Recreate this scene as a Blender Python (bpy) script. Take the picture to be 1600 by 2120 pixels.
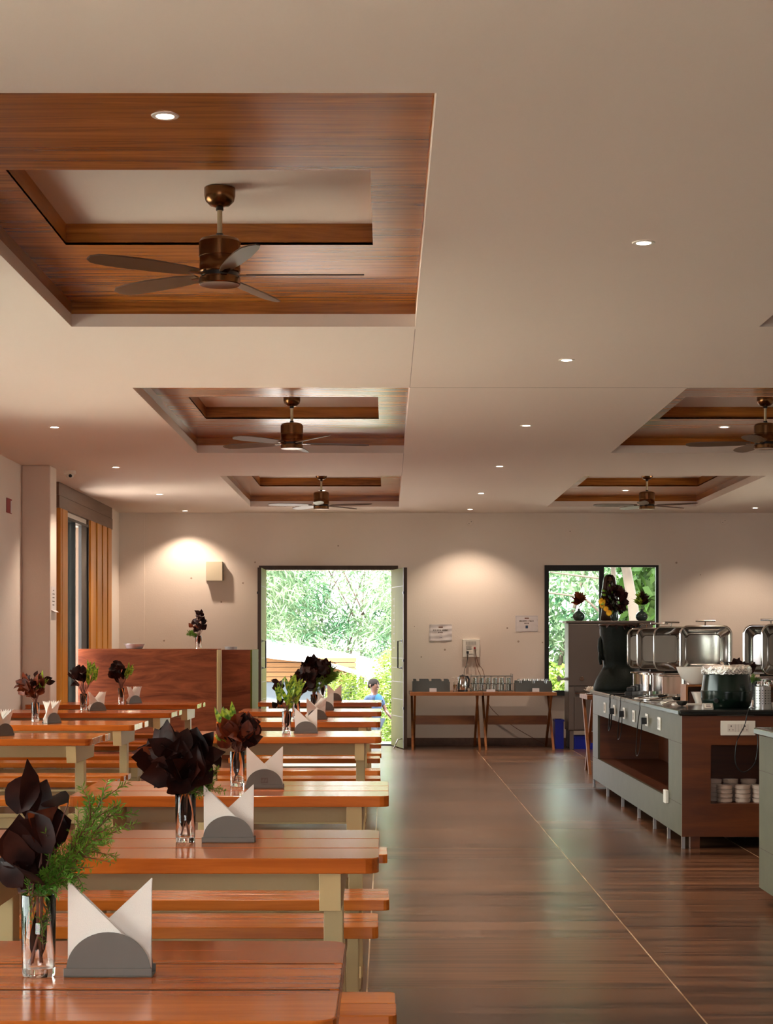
import bpy, math, random
from mathutils import Vector, Matrix
PI = math.pi
sc = bpy.context.scene
for o in list(bpy.data.objects): bpy.data.objects.remove(o)

# ------------------------------------------------------------------ camera, light, exposure
F = 3750.0          # focal length in pixels of the 1600 x 2120 frame
H = 1.33            # eye height
HY = 1332.0         # horizon row
WALL = 23.6         # distance of the far wall
CEIL = H + 1.70
XL, XR, YN = -3.48, 6.6, -3.0
GZ = -0.48          # ground outside

cam_d = bpy.data.cameras.new('camera'); cam = bpy.data.objects.new('camera', cam_d)
sc.collection.objects.link(cam); sc.camera = cam
cam.location = (0, 0, H); cam.rotation_euler = (PI/2, 0, 0)
cam_d.sensor_fit = 'VERTICAL'; cam_d.sensor_height = 36.0; cam_d.sensor_width = 36.0
cam_d.lens = 36.0*F/2120.0
cam_d.shift_y = (HY-1060.0)/2120.0
cam_d.clip_start = 0.05; cam_d.clip_end = 300

sc.view_settings.view_transform = 'Standard'
sc.view_settings.look = 'None'
sc.view_settings.gamma = 1.0
sc.view_settings.use_curve_mapping = False
sc.view_settings.exposure = 1.0

SKY = 6.5
SUN = 24.0
SPOT = 54.0
w = bpy.data.worlds.new('sky'); sc.world = w; w.use_nodes = True
nt = w.node_tree; nt.nodes.clear()
wo = nt.nodes.new('ShaderNodeOutputWorld'); bg = nt.nodes.new('ShaderNodeBackground')
tc = nt.nodes.new('ShaderNodeTexCoord'); nz = nt.nodes.new('ShaderNodeTexNoise'); cr = nt.nodes.new('ShaderNodeValToRGB')
nz.inputs['Scale'].default_value = 2.0; nz.inputs['Detail'].default_value = 5
cr.color_ramp.elements[0].position = .35; cr.color_ramp.elements[0].color = (.95, .96, 1.0, 1)
cr.color_ramp.elements[1].position = .65; cr.color_ramp.elements[1].color = (1, 1, .98, 1)
nt.links.new(tc.outputs['Generated'], nz.inputs['Vector']); nt.links.new(nz.outputs['Fac'], cr.inputs['Fac'])
nt.links.new(cr.outputs['Color'], bg.inputs['Color']); bg.inputs['Strength'].default_value = SKY
nt.links.new(bg.outputs[0], wo.inputs[0])

def lamp(name, kind, loc, rot, **kw):
    l = bpy.data.lights.new(name, kind); o = bpy.data.objects.new(name, l)
    sc.collection.objects.link(o); o.location = loc; o.rotation_euler = rot
    for k, v in kw.items(): setattr(l, k, v)
    return o
sd = Vector((0.30, 0.62, -1.15)).normalized()      # direction the sunlight travels
sun = lamp('sun', 'SUN', (-10, -20, 40), sd.to_track_quat('-Z', 'Y').to_euler(), energy=SUN, angle=math.radians(2), color=(1, .93, .86))

# daylight openings (y0, y1, z0, z1) in the left wall, and (x0, x1, z0, z1) in the far wall and for the added near opening
def wx(px): return (px-800)*WALL/F
def wz(py): return H+(HY-py)*WALL/F
L_OPEN = [(0.6, 5.2, .35, 2.55), (7.6, 13.6, .35, 2.6), (19.6, 21.0, 0.0, 2.70)]
DOOR = (wx(545), wx(816), 0.0, wz(1180))
WIN = (wx(1127), wx(1363), wz(1440), wz(1170))
R_FILL = (17.5, 21.2, 1.1, 2.4)  # unseen right wall opening, added to brighten the far end
NEAR_FILL = (-1.8, 1.6, 1.2, 2.3)  # unseen opening behind the camera, added for fill light
def portal(loc, rot, sx, sy):
    o = lamp('daylight_portal', 'AREA', loc, rot, shape='RECTANGLE', size=sx, size_y=sy, energy=1)
    o.data.cycles.is_portal = True
for y0, y1, z0, z1 in L_OPEN:
    portal((XL-.22, (y0+y1)/2, (z0+z1)/2), (0, -PI/2, 0), z1-z0, y1-y0)
portal((XR+.22, (R_FILL[0]+R_FILL[1])/2, (R_FILL[2]+R_FILL[3])/2), (0, PI/2, 0), R_FILL[3]-R_FILL[2], R_FILL[1]-R_FILL[0])
portal(((DOOR[0]+DOOR[1])/2, WALL+.25, DOOR[3]/2), (-PI/2, 0, 0), DOOR[1]-DOOR[0], DOOR[3])
portal(((WIN[0]+WIN[1])/2, WALL+.25, (WIN[2]+WIN[3])/2), (-PI/2, 0, 0), WIN[1]-WIN[0], WIN[3]-WIN[2])
portal(((NEAR_FILL[0]+NEAR_FILL[1])/2, YN-.25, (NEAR_FILL[2]+NEAR_FILL[3])/2), (PI/2, 0, 0), NEAR_FILL[1]-NEAR_FILL[0], NEAR_FILL[3]-NEAR_FILL[2])

# ------------------------------------------------------------------ mesh helpers
COL = sc.collection
class MB:
    def __init__(s): s.v = []; s.f = []; s.m = []; s.smooth = False
    def add(s, vs, fs, mi=0):
        b = len(s.v); s.v += [tuple(p) for p in vs]
        s.f += [tuple(b+i for i in f) for f in fs]; s.m += [mi]*len(fs); return s
    def box(s, x0, x1, y0, y1, z0, z1, mi=0):
        v = [(x0,y0,z0),(x1,y0,z0),(x1,y1,z0),(x0,y1,z0),(x0,y0,z1),(x1,y0,z1),(x1,y1,z1),(x0,y1,z1)]
        return s.add(v, [(0,3,2,1),(4,5,6,7),(0,1,5,4),(1,2,6,5),(2,3,7,6),(3,0,4,7)], mi)
    def prism(s, poly, a, b, axis='z', mi=0):
        # poly: 2-D points; extruded from a to b along axis
        n = len(poly)
        def P(p, h):
            return {'z': (p[0], p[1], h), 'y': (p[0], h, p[1]), 'x': (h, p[0], p[1])}[axis]
        vs = [P(p, a) for p in poly]+[P(p, b) for p in poly]
        fs = [tuple(range(n))[::-1], tuple(range(n, 2*n))]+[(i, (i+1)%n, n+(i+1)%n, n+i) for i in range(n)]
        return s.add(vs, fs, mi)
    def lathe(s, prof, c=(0,0,0), n=24, axis='z', mi=0, cap=True, sx=1, sy=1):
        vs = []; fs = []
        for r, h in prof:
            for i in range(n):
                a = 2*PI*i/n; p = (r*math.cos(a)*sx, r*math.sin(a)*sy, h)
                if axis == 'y': p = (p[0], h, p[1])
                if axis == 'x': p = (h, p[0], p[1])
                vs.append((p[0]+c[0], p[1]+c[1], p[2]+c[2]))
        for j in range(len(prof)-1):
            for i in range(n):
                k = (i+1)%n; fs.append((j*n+i, j*n+k, (j+1)*n+k, (j+1)*n+i))
        if cap:
            if prof[0][0] > 1e-5: fs.append(tuple(range(n))[::-1])
            if prof[-1][0] > 1e-5: fs.append(tuple((len(prof)-1)*n+i for i in range(n)))
        return s.add(vs, fs, mi)
    def tube(s, pts, r, n=6, mi=0, r1=None):
        pts = [Vector(p) for p in pts]; vs = []; fs = []; m = len(pts)
        up = Vector((0, 0, 1))
        for j, p in enumerate(pts):
            d = (pts[min(j+1, m-1)]-pts[max(j-1, 0)]).normalized()
            a = d.cross(up if abs(d.z) < .95 else Vector((1, 0, 0))).normalized(); b = d.cross(a)
            rr = r if r1 is None else r+(r1-r)*j/(m-1)
            for i in range(n):
                t = 2*PI*i/n; vs.append(p+a*math.cos(t)*rr+b*math.sin(t)*rr)
        for j in range(m-1):
            for i in range(n):
                k = (i+1)%n; fs.append((j*n+i, j*n+k, (j+1)*n+k, (j+1)*n+i))
        fs.append(tuple(range(n))[::-1]); fs.append(tuple((m-1)*n+i for i in range(n)))
        return s.add(vs, fs, mi)
    def leaf(s, base, d, nrm, L, W, bend=.2, fold=.25, n=5, mi=0, rnd=None, wav=0.0):
        base = Vector(base); d = Vector(d).normalized(); nrm = Vector(nrm)
        sd = d.cross(nrm)
        if sd.length < 1e-4: sd = d.cross(Vector((1, 0, .1)))
        sd.normalize(); nn = sd.cross(d).normalized()
        vs = []; fs = []
        for i in range(n+1):
            t = i/n; wd = W*.5*(math.sin(PI*min(1, t**.8)) if 0 < t < 1 else 0.02)
            if wav and rnd: wd *= 1+rnd.uniform(-wav, wav)
            c = base+d*(t*L*(1-.25*abs(bend)*t))-nn*(bend*L*t*t)
            u = rnd.uniform(-wav, wav)*W*.35 if (wav and rnd) else 0
            vs += [c-sd*wd+nn*(fold*wd+u), c, c+sd*wd+nn*(fold*wd-u)]
        for i in range(n):
            a = i*3
            fs += [(a, a+1, a+4, a+3), (a+1, a+2, a+5, a+4)]
        return s.add(vs, fs, mi)
    def build(s, name, mats, parent=None, bevel=0, smooth=None, loc=None, seg=2):
        me = bpy.data.meshes.new(name); me.from_pydata(s.v, [], s.f)
        if not isinstance(mats, (list, tuple)): mats = [mats]
        for m in mats: me.materials.append(m)
        if len(mats) > 1: me.polygons.foreach_set('material_index', s.m)
        if smooth is not None:
            me.polygons.foreach_set('use_smooth', [True]*len(me.polygons))
            me.set_sharp_from_angle(angle=smooth)
        me.validate(); me.update()
        o = bpy.data.objects.new(name, me); COL.objects.link(o)
        if parent is not None: o.parent = parent
        if loc: o.location = loc
        if bevel:
            b = o.modifiers.new('bevel', 'BEVEL'); b.width = bevel; b.segments = seg; b.limit_method = 'ANGLE'
        return o
def thing(name, label, cat, loc=(0,0,0), rz=0, group=None):
    o = bpy.data.objects.new(name, None); COL.objects.link(o); o.empty_display_size = .1
    o.location = loc; o.rotation_euler = (0, 0, rz); return tag(o, label, cat, group)
def tag(o, label, cat, group=None):
    o['label'] = label; o['category'] = cat
    if group: o['group'] = group
    return o
def struct(name, mb, mats, parent=None, **k):
    o = mb.build(name, mats, parent, **k)
    if parent is None: o['kind'] = 'structure'
    return o
def dup(root, loc, rz, label, cat=None, group=None):
    r = root.copy(); COL.objects.link(r); r.location = loc; r.rotation_euler = (0, 0, rz); r['label'] = label
    if group: r['group'] = group
    for ch in list(root.children):
        c = ch.copy(); COL.objects.link(c); c.parent = r
        for g in list(ch.children):
            e = g.copy(); COL.objects.link(e); e.parent = c
    return r
def rrect(x0, x1, y0, y1, r, n=4):
    p = []
    for cx, cy, a0 in ((x1-r, y0+r, -90), (x1-r, y1-r, 0), (x0+r, y1-r, 90), (x0+r, y0+r, 180)):
        for i in range(n+1):
            a = math.radians(a0+90*i/n); p.append((cx+r*math.cos(a), cy+r*math.sin(a)))
    return p
def holed(mb, u0, u1, v0, v1, holes, put):
    # rectangle with rectangular holes, cut into boxes; put(ua, ub, va, vb) adds one
    us = sorted({u0, u1, *[h[0] for h in holes], *[h[1] for h in holes]}); vs = sorted({v0, v1, *[h[2] for h in holes], *[h[3] for h in holes]})
    us = [u for u in us if u0 <= u <= u1]; vs = [v for v in vs if v0 <= v <= v1]
    for i in range(len(us)-1):
        run = None
        for j in range(len(vs)-1):
            cu, cv = (us[i]+us[i+1])/2, (vs[j]+vs[j+1])/2
            if not any(h[0] < cu < h[1] and h[2] < cv < h[3] for h in holes):
                put(us[i], us[i+1], vs[j], vs[j+1])

# ------------------------------------------------------------------ materials
def mat(name, col, rough=.5, metal=0, coat=0, spec=.5, emit=None, es=0, trans=0, ior=1.45, bump=0, bscale=40, var=0, vscale=6):
    m = bpy.data.materials.new(name); m.use_nodes = True; nt = m.node_tree; b = nt.nodes['Principled BSDF']
    b.inputs['Base Color'].default_value = (*col, 1); b.inputs['Roughness'].default_value = rough
    b.inputs['Metallic'].default_value = metal; b.inputs['Coat Weight'].default_value = coat; b.inputs['Coat Roughness'].default_value = .08
    b.inputs['Specular IOR Level'].default_value = spec; b.inputs['Transmission Weight'].default_value = trans; b.inputs['IOR'].default_value = ior
    if emit: b.inputs['Emission Color'].default_value = (*emit, 1); b.inputs['Emission Strength'].default_value = es
    t = nt.nodes.new('ShaderNodeTexCoord'); n = nt.nodes.new('ShaderNodeTexNoise'); n.inputs['Scale'].default_value = vscale; n.inputs['Detail'].default_value = 6
    nt.links.new(t.outputs['Object'], n.inputs['Vector'])
    if var:
        mx = nt.nodes.new('ShaderNodeMix'); mx.data_type = 'RGBA'
        mx.inputs[6].default_value = (*[c*(1-var) for c in col], 1); mx.inputs[7].default_value = (*[min(1, c*(1+var)) for c in col], 1)
        nt.links.new(n.outputs['Fac'], mx.inputs[0]); nt.links.new(mx.outputs[2], b.inputs['Base Color'])
    if bump:
        n2 = nt.nodes.new('ShaderNodeTexNoise'); n2.inputs['Scale'].default_value = bscale; n2.inputs['Detail'].default_value = 4
        nt.links.new(t.outputs['Object'], n2.inputs['Vector'])
        bp = nt.nodes.new('ShaderNodeBump'); bp.inputs['Strength'].default_value = bump; bp.inputs['Distance'].default_value = .01
        nt.links.new(n2.outputs['Fac'], bp.inputs['Height']); nt.links.new(bp.outputs[0], b.inputs['Normal'])
    return m
def wood(name, dark, light, stretch=(1.2, 22, 22), rough=.25, coat=0, fine=.5, bump=.05, seed=0, knots=False, distort=.6, spec=.5):
    m = bpy.data.materials.new(name); m.use_nodes = True; nt = m.node_tree; b = nt.nodes['Principled BSDF']; L = nt.links.new
    b.inputs['Roughness'].default_value = rough; b.inputs['Coat Weight'].default_value = coat; b.inputs['Coat Roughness'].default_value = .06
    b.inputs['Specular IOR Level'].default_value = spec
    t = nt.nodes.new('ShaderNodeTexCoord'); oi = nt.nodes.new('ShaderNodeObjectInfo')
    mul = nt.nodes.new('ShaderNodeVectorMath'); mul.operation = 'SCALE'; mul.inputs[0].default_value = (7.3, 3.1, 5.7)
    L(oi.outputs['Random'], mul.inputs['Scale'])
    ad = nt.nodes.new('ShaderNodeVectorMath'); ad.operation = 'ADD'; L(t.outputs['Object'], ad.inputs[0]); L(mul.outputs[0], ad.inputs[1])
    mp = nt.nodes.new('ShaderNodeMapping'); mp.inputs['Scale'].default_value = stretch; mp.inputs['Location'].default_value = (seed, seed*2, seed*3)
    L(ad.outputs[0], mp.inputs['Vector'])
    n1 = nt.nodes.new('ShaderNodeTexNoise'); n1.inputs['Scale'].default_value = 1; n1.inputs['Detail'].default_value = 8; n1.inputs['Roughness'].default_value = .65; n1.inputs['Distortion'].default_value = distort
    L(mp.outputs[0], n1.inputs['Vector'])
    n2 = nt.nodes.new('ShaderNodeTexNoise'); n2.inputs['Scale'].default_value = .22; n2.inputs['Detail'].default_value = 2
    L(mp.outputs[0], n2.inputs['Vector'])
    mm = nt.nodes.new('ShaderNodeMath'); mm.operation = 'MULTIPLY_ADD'; mm.inputs[1].default_value = fine; L(n1.outputs['Fac'], mm.inputs[0])
    m3 = nt.nodes.new('ShaderNodeMath'); m3.operation = 'MULTIPLY'; m3.inputs[1].default_value = 1-fine; L(n2.outputs['Fac'], m3.inputs[0]); L(m3.outputs[0], mm.inputs[2])
    r = nt.nodes.new('ShaderNodeValToRGB'); r.color_ramp.elements[0].position = .36; r.color_ramp.elements[0].color = (*dark, 1)
    r.color_ramp.elements[1].position = .62; r.color_ramp.elements[1].color = (*light, 1)
    L(mm.outputs[0], r.inputs['Fac']); L(r.outputs['Color'], b.inputs['Base Color'])
    if bump:
        bp = nt.nodes.new('ShaderNodeBump'); bp.inputs['Strength'].default_value = bump; bp.inputs['Distance'].default_value = .004
        L(n1.outputs['Fac'], bp.inputs['Height']); L(bp.outputs[0], b.inputs['Normal'])
    return m
def pane_mat(name, tint=(.95, 1, .97), refl=1.0):
    m = bpy.data.materials.new(name); m.use_nodes = True; nt = m.node_tree; nt.nodes.clear()
    o = nt.nodes.new('ShaderNodeOutputMaterial'); g = nt.nodes.new('ShaderNodeBsdfGlossy'); t = nt.nodes.new('ShaderNodeBsdfTransparent')
    f = nt.nodes.new('ShaderNodeFresnel'); f.inputs[0].default_value = 1.5; x = nt.nodes.new('ShaderNodeMixShader')
    g.inputs['Roughness'].default_value = .01; t.inputs[0].default_value = (*tint, 1); g.inputs[0].default_value = (refl, refl, refl, 1)
    nt.links.new(f.outputs[0], x.inputs[0]); nt.links.new(t.outputs[0], x.inputs[1]); nt.links.new(g.outputs[0], x.inputs[2]); nt.links.new(x.outputs[0], o.inputs[0])
    return m
def leaf_mat(name, c1, c2, trans=.35, rough=.45, scale=8, spec=.4):
    m = bpy.data.materials.new(name); m.use_nodes = True; nt = m.node_tree; b = nt.nodes['Principled BSDF']; L = nt.links.new
    t = nt.nodes.new('ShaderNodeTexCoord'); n = nt.nodes.new('ShaderNodeTexNoise'); n.inputs['Scale'].default_value = scale; n.inputs['Detail'].default_value = 3
    r = nt.nodes.new('ShaderNodeValToRGB'); r.color_ramp.elements[0].position = .38; r.color_ramp.elements[1].position = .62
    r.color_ramp.elements[0].color = (*c1, 1); r.color_ramp.elements[1].color = (*c2, 1)
    L(t.outputs['Object'], n.inputs['Vector']); L(n.outputs['Fac'], r.inputs[0]); L(r.outputs[0], b.inputs['Base Color'])
    b.inputs['Roughness'].default_value = rough; b.inputs['Specular IOR Level'].default_value = spec
    tr = nt.nodes.new('ShaderNodeBsdfTranslucent'); L(r.outputs[0], tr.inputs[0]); x = nt.nodes.new('ShaderNodeMixShader'); x.inputs[0].default_value = trans
    L(b.outputs[0], x.inputs[1]); L(tr.outputs[0], x.inputs[2]); L(x.outputs[0], nt.nodes['Material Output'].inputs[0])
    return m

M = {}
M['ceil'] = mat('ceiling_paint', (.77, .66, .585), .7, bump=.02, bscale=120, var=.02, vscale=.7)
M['wall'] = mat('wall_paint', (.78, .675, .595), .65, bump=.12, bscale=55, var=.03, vscale=1.5)
M['cream'] = mat('cream_paint', (.62, .46, .235), .4, bump=.05, bscale=60, var=.10, vscale=5)
M['table'] = wood('orange_varnish', (.30, .055, .006), (.62, .155, .020), (1.6, 26, 26), .15, .1, .5, .03, spec=.3)
M['bench'] = wood('bench_varnish', (.36, .072, .008), (.68, .185, .025), (1.6, 24, 24), .19, .1, .5, .04, seed=4, spec=.3)
M['endgrain'] = mat('plank_end_grain', (.50, .42, .30), .5, var=.2, vscale=30)
M['teak'] = wood('teak_laminate', (.17, .048, .006), (.50, .17, .026), (.9, 18, 18), .25, .0, .75, .0, seed=2, distort=1.2, spec=.42)
M['teak_y'] = wood('teak_laminate_along', (.17, .048, .006), (.45, .15, .024), (16, 1.0, 16), .3, 0, .6, 0, seed=5, distort=1.0)
M['batten'] = wood('honey_battens', (.50, .17, .015), (.72, .30, .035), (14, 14, 1.2), .4, 0, .6, 0)
M['lintel'] = wood('lintel_board', (.13, .07, .045), (.20, .11, .07), (14, 1.2, 14), .5, 0, .6, 0)
M['redwood'] = wood('red_brown_laminate', (.10, .018, .006), (.30, .075, .025), (1.3, 1.3, 9), .5, 0, .7, 0, seed=3, distort=1.5, spec=.25)
M['island'] = wood('walnut_laminate', (.045, .009, .002), (.15, .036, .006), (1.0, 1.0, 12), .38, 0, .55, 0, seed=7)
M['tablewood'] = wood('pine_trestle', (.16, .045, .010), (.32, .105, .022), (3, 12, 12), .45, .1, .6, .05, seed=1)
M['stone'] = mat('grey_laminate', (.095, .090, .060), .4, spec=.3, bump=.04, bscale=30, var=.28, vscale=7)
M['granite'] = mat('black_granite', (.012, .014, .014), .12, spec=.6)
M['granite_edge'] = mat('granite_edge', (.16, .18, .15), .2, spec=.6)
M['steel'] = mat('polished_steel', (.62, .60, .57), .12, 1)
M['brushed'] = mat('brushed_steel', (.42, .40, .385), .36, 1, bump=.03, bscale=200)
M['plate_steel'] = mat('matt_steel', (.15, .132, .115), .5, .5, bump=.05, bscale=60, var=.12, vscale=14)
M['fridge'] = mat('stainless_cabinet', (.17, .135, .115), .40, .7, bump=.03, bscale=20, var=.06, vscale=3)
M['bronze'] = mat('antique_bronze', (.20, .095, .040), .26, 1)
M['brass'] = mat('dull_brass_rod', (.55, .47, .30), .35, .6)
M['blade'] = mat('fan_blade', (.13, .075, .045), .4)
M['black'] = mat('black_plastic', (.012, .012, .012), .35)
M['frame'] = mat('black_window_frame', (.012, .011, .010), .4)
M['doorframe'] = wood('dark_door_frame', (.035, .018, .010), (.07, .04, .025), (14, 14, 1.5), .5, 0, .6, 0)
M['door'] = mat('olive_cream_door', (.105, .105, .018), .6, spec=.05, var=.08, vscale=3)
M['white'] = mat('white_plastic', (.80, .76, .68), .35)
M['ceramic'] = mat('white_ceramic', (.72, .65, .58), .15, spec=.6)
M['china'] = mat('cream_bowl', (.62, .50, .42), .3)
M['napkin'] = mat('paper_napkin', (.90, .84, .78), .85, bump=.25, bscale=700)
M['dot'] = mat('brown_dotted_napkin', (.16, .09, .07), .8)
M['paper'] = mat('paper_sheet', (.72, .66, .66), .5, var=.05, vscale=20)
M['ink'] = mat('printed_ink', (.10, .07, .06), .7)
M['blue_ink'] = mat('blue_print', (.04, .08, .16), .7)
M['brown_ink'] = mat('brown_print', (.16, .05, .02), .7)
M['glass'] = mat('clear_glass', (1, 1, 1), 0.0, trans=1, ior=1.45)
M['water'] = mat('water', (.95, 1, .97), 0.0, trans=1, ior=1.33)
M['crate'] = mat('grey_crate_plastic', (.10, .11, .105), .5)
M['blue'] = mat('blue_plastic', (.006, .018, .33), .35)
M['socket_grey'] = mat('grey_switch', (.45, .42, .38), .4)
M['red'] = mat('red_sign', (.28, .01, .01), .5)
M['gap_shade'] = mat('plank_gap_shade', (.035, .016, .008), .8, spec=.1)  # near-black colour that gives the plank gaps their shade
M['kettle'] = mat('green_black_enamel', (.004, .012, .008), .18, spec=.45)
M['foil'] = mat('crumpled_foil', (.80, .77, .72), .22, 1, bump=1.0, bscale=90)
M['statue'] = mat('verdigris_stone', (.006, .009, .006), .5, spec=.2, bump=.2, bscale=40, var=.5, vscale=10)
M['carved'] = mat('carved_dark_wood', (.05, .022, .012), .3, bump=.2, bscale=30)
M['pot'] = mat('dark_green_glaze', (.02, .035, .03), .15)
M['pane'] = pane_mat('window_pane')
M['led'] = mat('led_disc', (1, 1, 1), .5, emit=(1, .90, .78), es=22)
M['dark_leaf'] = leaf_mat('burgundy_leaf', (.008, .003, .003), (.034, .008, .005), .08, .45, 14, .14)
M['red_leaf'] = leaf_mat('copper_leaf', (.05, .008, .004), (.20, .035, .008), .25, .45, 16, .25)
M['green_leaf'] = leaf_mat('variegated_green_leaf', (.05, .14, .012), (.40, .50, .04), .35, .35, 60)
M['fern'] = leaf_mat('fern_green', (.07, .19, .015), (.16, .33, .03), .3, .5, 10)
M['stem'] = mat('plant_stem', (.08, .09, .02), .5)
M['stem_red'] = mat('red_stem', (.16, .05, .03), .5)
M['yellow'] = leaf_mat('yellow_petals', (.75, .35, .01), (.85, .50, .02), .3, .6, 10)
M['lotus'] = leaf_mat('white_petals', (.75, .68, .60), (.80, .74, .66), .2, .6, 10)
M['bamboo'] = leaf_mat('bamboo_leaf', (.02, .085, .035), (.20, .29, .16), .4, .5, 1.2)
M['tree_leaf'] = leaf_mat('broad_green_leaf', (.012, .05, .006), (.06, .13, .015), .4, .5, .8)
M['hedge_leaf'] = leaf_mat('yellow_green_leaf', (.05, .11, .01), (.15, .21, .03), .4, .5, 2)
M['bark'] = mat('pale_bark', (.07, .05, .04), .8, bump=.4, bscale=12, var=.25, vscale=4)
M['bounce_ground'] = mat('pale_bounce_ground', (.60, .54, .48), .8, var=.05, vscale=.8)  # pale tone for the added slab that bounces sun upward
M['ground'] = mat('pale_gravel', (.34, .30, .26), .9, bump=.3, bscale=8, var=.15, vscale=.6)
M['slat'] = wood('orange_slats', (.12, .05, .012), (.17, .085, .022), (1.2, 20, 20), .6, 0, .6, 0)
M['tarp'] = mat('white_tarpaulin', (.45, .45, .45), .6)
M['bluewall'] = mat('grey_blue_board', (.055, .075, .095), .6, var=.1)
M['skin'] = mat('skin', (.045, .018, .010), .5)
M['hair'] = mat('black_hair', (.006, .005, .005), .9, spec=.1)
M['shirt'] = mat('blue_shirt', (.02, .045, .10), .8, var=.15, vscale=9)
M['shirt_panel'] = mat('bright_blue_shirt_front', (.004, .07, .14), .8)
M['trousers'] = mat('pale_blue_trousers', (.05, .075, .11), .8)
# ------------------------------------------------------------------ floor
def floor_material():
    m = wood('wood_look_floor_tiles', (.024, .0095, .005), (.195, .086, .041), (1.1, 34, 1), .26, 0, .65, 0, seed=0, distort=.6, spec=.32)
    nt = m.node_tree; L = nt.links.new; b = nt.nodes['Principled BSDF']
    r0 = [n for n in nt.nodes if n.type == 'VALTORGB'][0].color_ramp; r0.elements[0].position = .40; r0.elements[1].position = .60
    ramp = [n for n in nt.nodes if n.type == 'VALTORGB'][0]; mp = [n for n in nt.nodes if n.type == 'MAPPING'][0]
    add = [n for n in nt.nodes if n.type == 'VECT_MATH' and n.operation == 'ADD'][0]
    t = nt.nodes.new('ShaderNodeTexCoord'); sx = nt.nodes.new('ShaderNodeSeparateXYZ'); L(t.outputs['Object'], sx.inputs[0])
    def frac(sock, off, size):
        a = nt.nodes.new('ShaderNodeMath'); a.operation = 'SUBTRACT'; L(sock, a.inputs[0]); a.inputs[1].default_value = off
        d = nt.nodes.new('ShaderNodeMath'); d.operation = 'DIVIDE'; L(a.outputs[0], d.inputs[0]); d.inputs[1].default_value = size
        f = nt.nodes.new('ShaderNodeMath'); f.operation = 'FLOOR'; L(d.outputs[0], f.inputs[0])
        g = nt.nodes.new('ShaderNodeMath'); g.operation = 'SUBTRACT'; L(d.outputs[0], g.inputs[0]); L(f.outputs[0], g.inputs[1])
        e = nt.nodes.new('ShaderNodeMath'); e.operation = 'PINGPONG'; L(g.outputs[0], e.inputs[0]); e.inputs[1].default_value = .5
        e2 = nt.nodes.new('ShaderNodeMath'); e2.operation = 'MULTIPLY'; L(e.outputs[0], e2.inputs[0]); e2.inputs[1].default_value = size
        return f.outputs[0], e2.outputs[0]
    ix, ex = frac(sx.outputs['X'], 1.12, 1.195); iy, ey = frac(sx.outputs['Y'], 6.39, .6)
    cb = nt.nodes.new('ShaderNodeCombineXYZ'); L(ix, cb.inputs[0]); L(iy, cb.inputs[1])
    wn = nt.nodes.new('ShaderNodeTexWhiteNoise'); L(cb.outputs[0], wn.inputs[0])
    off = nt.nodes.new('ShaderNodeVectorMath'); off.operation = 'SCALE'; off.inputs['Scale'].default_value = 9; L(wn.outputs['Color'], off.inputs[0])
    ad2 = nt.nodes.new('ShaderNodeVectorMath'); ad2.operation = 'ADD'; L(t.outputs['Object'], ad2.inputs[0]); L(off.outputs[0], ad2.inputs[1]); L(ad2.outputs[0], mp.inputs['Vector'])
    # per-tile tone
    hs = nt.nodes.new('ShaderNodeHueSaturation'); mr = nt.nodes.new('ShaderNodeMapRange'); L(wn.outputs['Value'], mr.inputs[0]); mr.inputs[3].default_value = .9; mr.inputs[4].default_value = 1.08
    L(mr.outputs[0], hs.inputs['Value']); L(ramp.outputs[0], hs.inputs['Color'])
    def below(sock, w_):
        c = nt.nodes.new('ShaderNodeMath'); c.operation = 'LESS_THAN'; L(sock, c.inputs[0]); c.inputs[1].default_value = w_; return c.outputs[0]
    m1 = nt.nodes.new('ShaderNodeMix'); m1.data_type = 'RGBA'; L(below(ey, .0028), m1.inputs[0]); L(hs.outputs[0], m1.inputs[6]); m1.inputs[7].default_value = (.012, .007, .005, 1)
    n = nt.nodes.new('ShaderNodeTexNoise'); n.inputs['Scale'].default_value = 1.6; L(t.outputs['Object'], n.inputs['Vector'])
    gr = nt.nodes.new('ShaderNodeValToRGB'); gr.color_ramp.elements[0].position = .4; gr.color_ramp.elements[0].color = (.30, .19, .11, 1); gr.color_ramp.elements[1].position = .52; gr.color_ramp.elements[1].color = (.55, .38, .24, 1); L(n.outputs['Fac'], gr.inputs[0])
    m2 = nt.nodes.new('ShaderNodeMix'); m2.data_type = 'RGBA'; L(below(ex, .0032), m2.inputs[0]); L(m1.outputs[2], m2.inputs[6]); L(gr.outputs[0], m2.inputs[7])
    L(m2.outputs[2], b.inputs['Base Color'])
    rn = nt.nodes.new('ShaderNodeMapRange'); L(wn.outputs['Value'], rn.inputs[0]); rn.inputs[3].default_value = .25; rn.inputs[4].default_value = .28; L(rn.outputs[0], b.inputs['Roughness'])
    return m
M['floor'] = floor_material()
M['jamb'] = wood('pale_jamb_board', (.07, .04, .02), (.12, .072, .04), (14, 14, 1.2), .5, 0, .6, 0)
fl = MB(); fl.box(XL-.2, XR+.2, YN-.2, WALL+.2, -.6, 0); struct('floor', fl, M['floor'])

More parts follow.
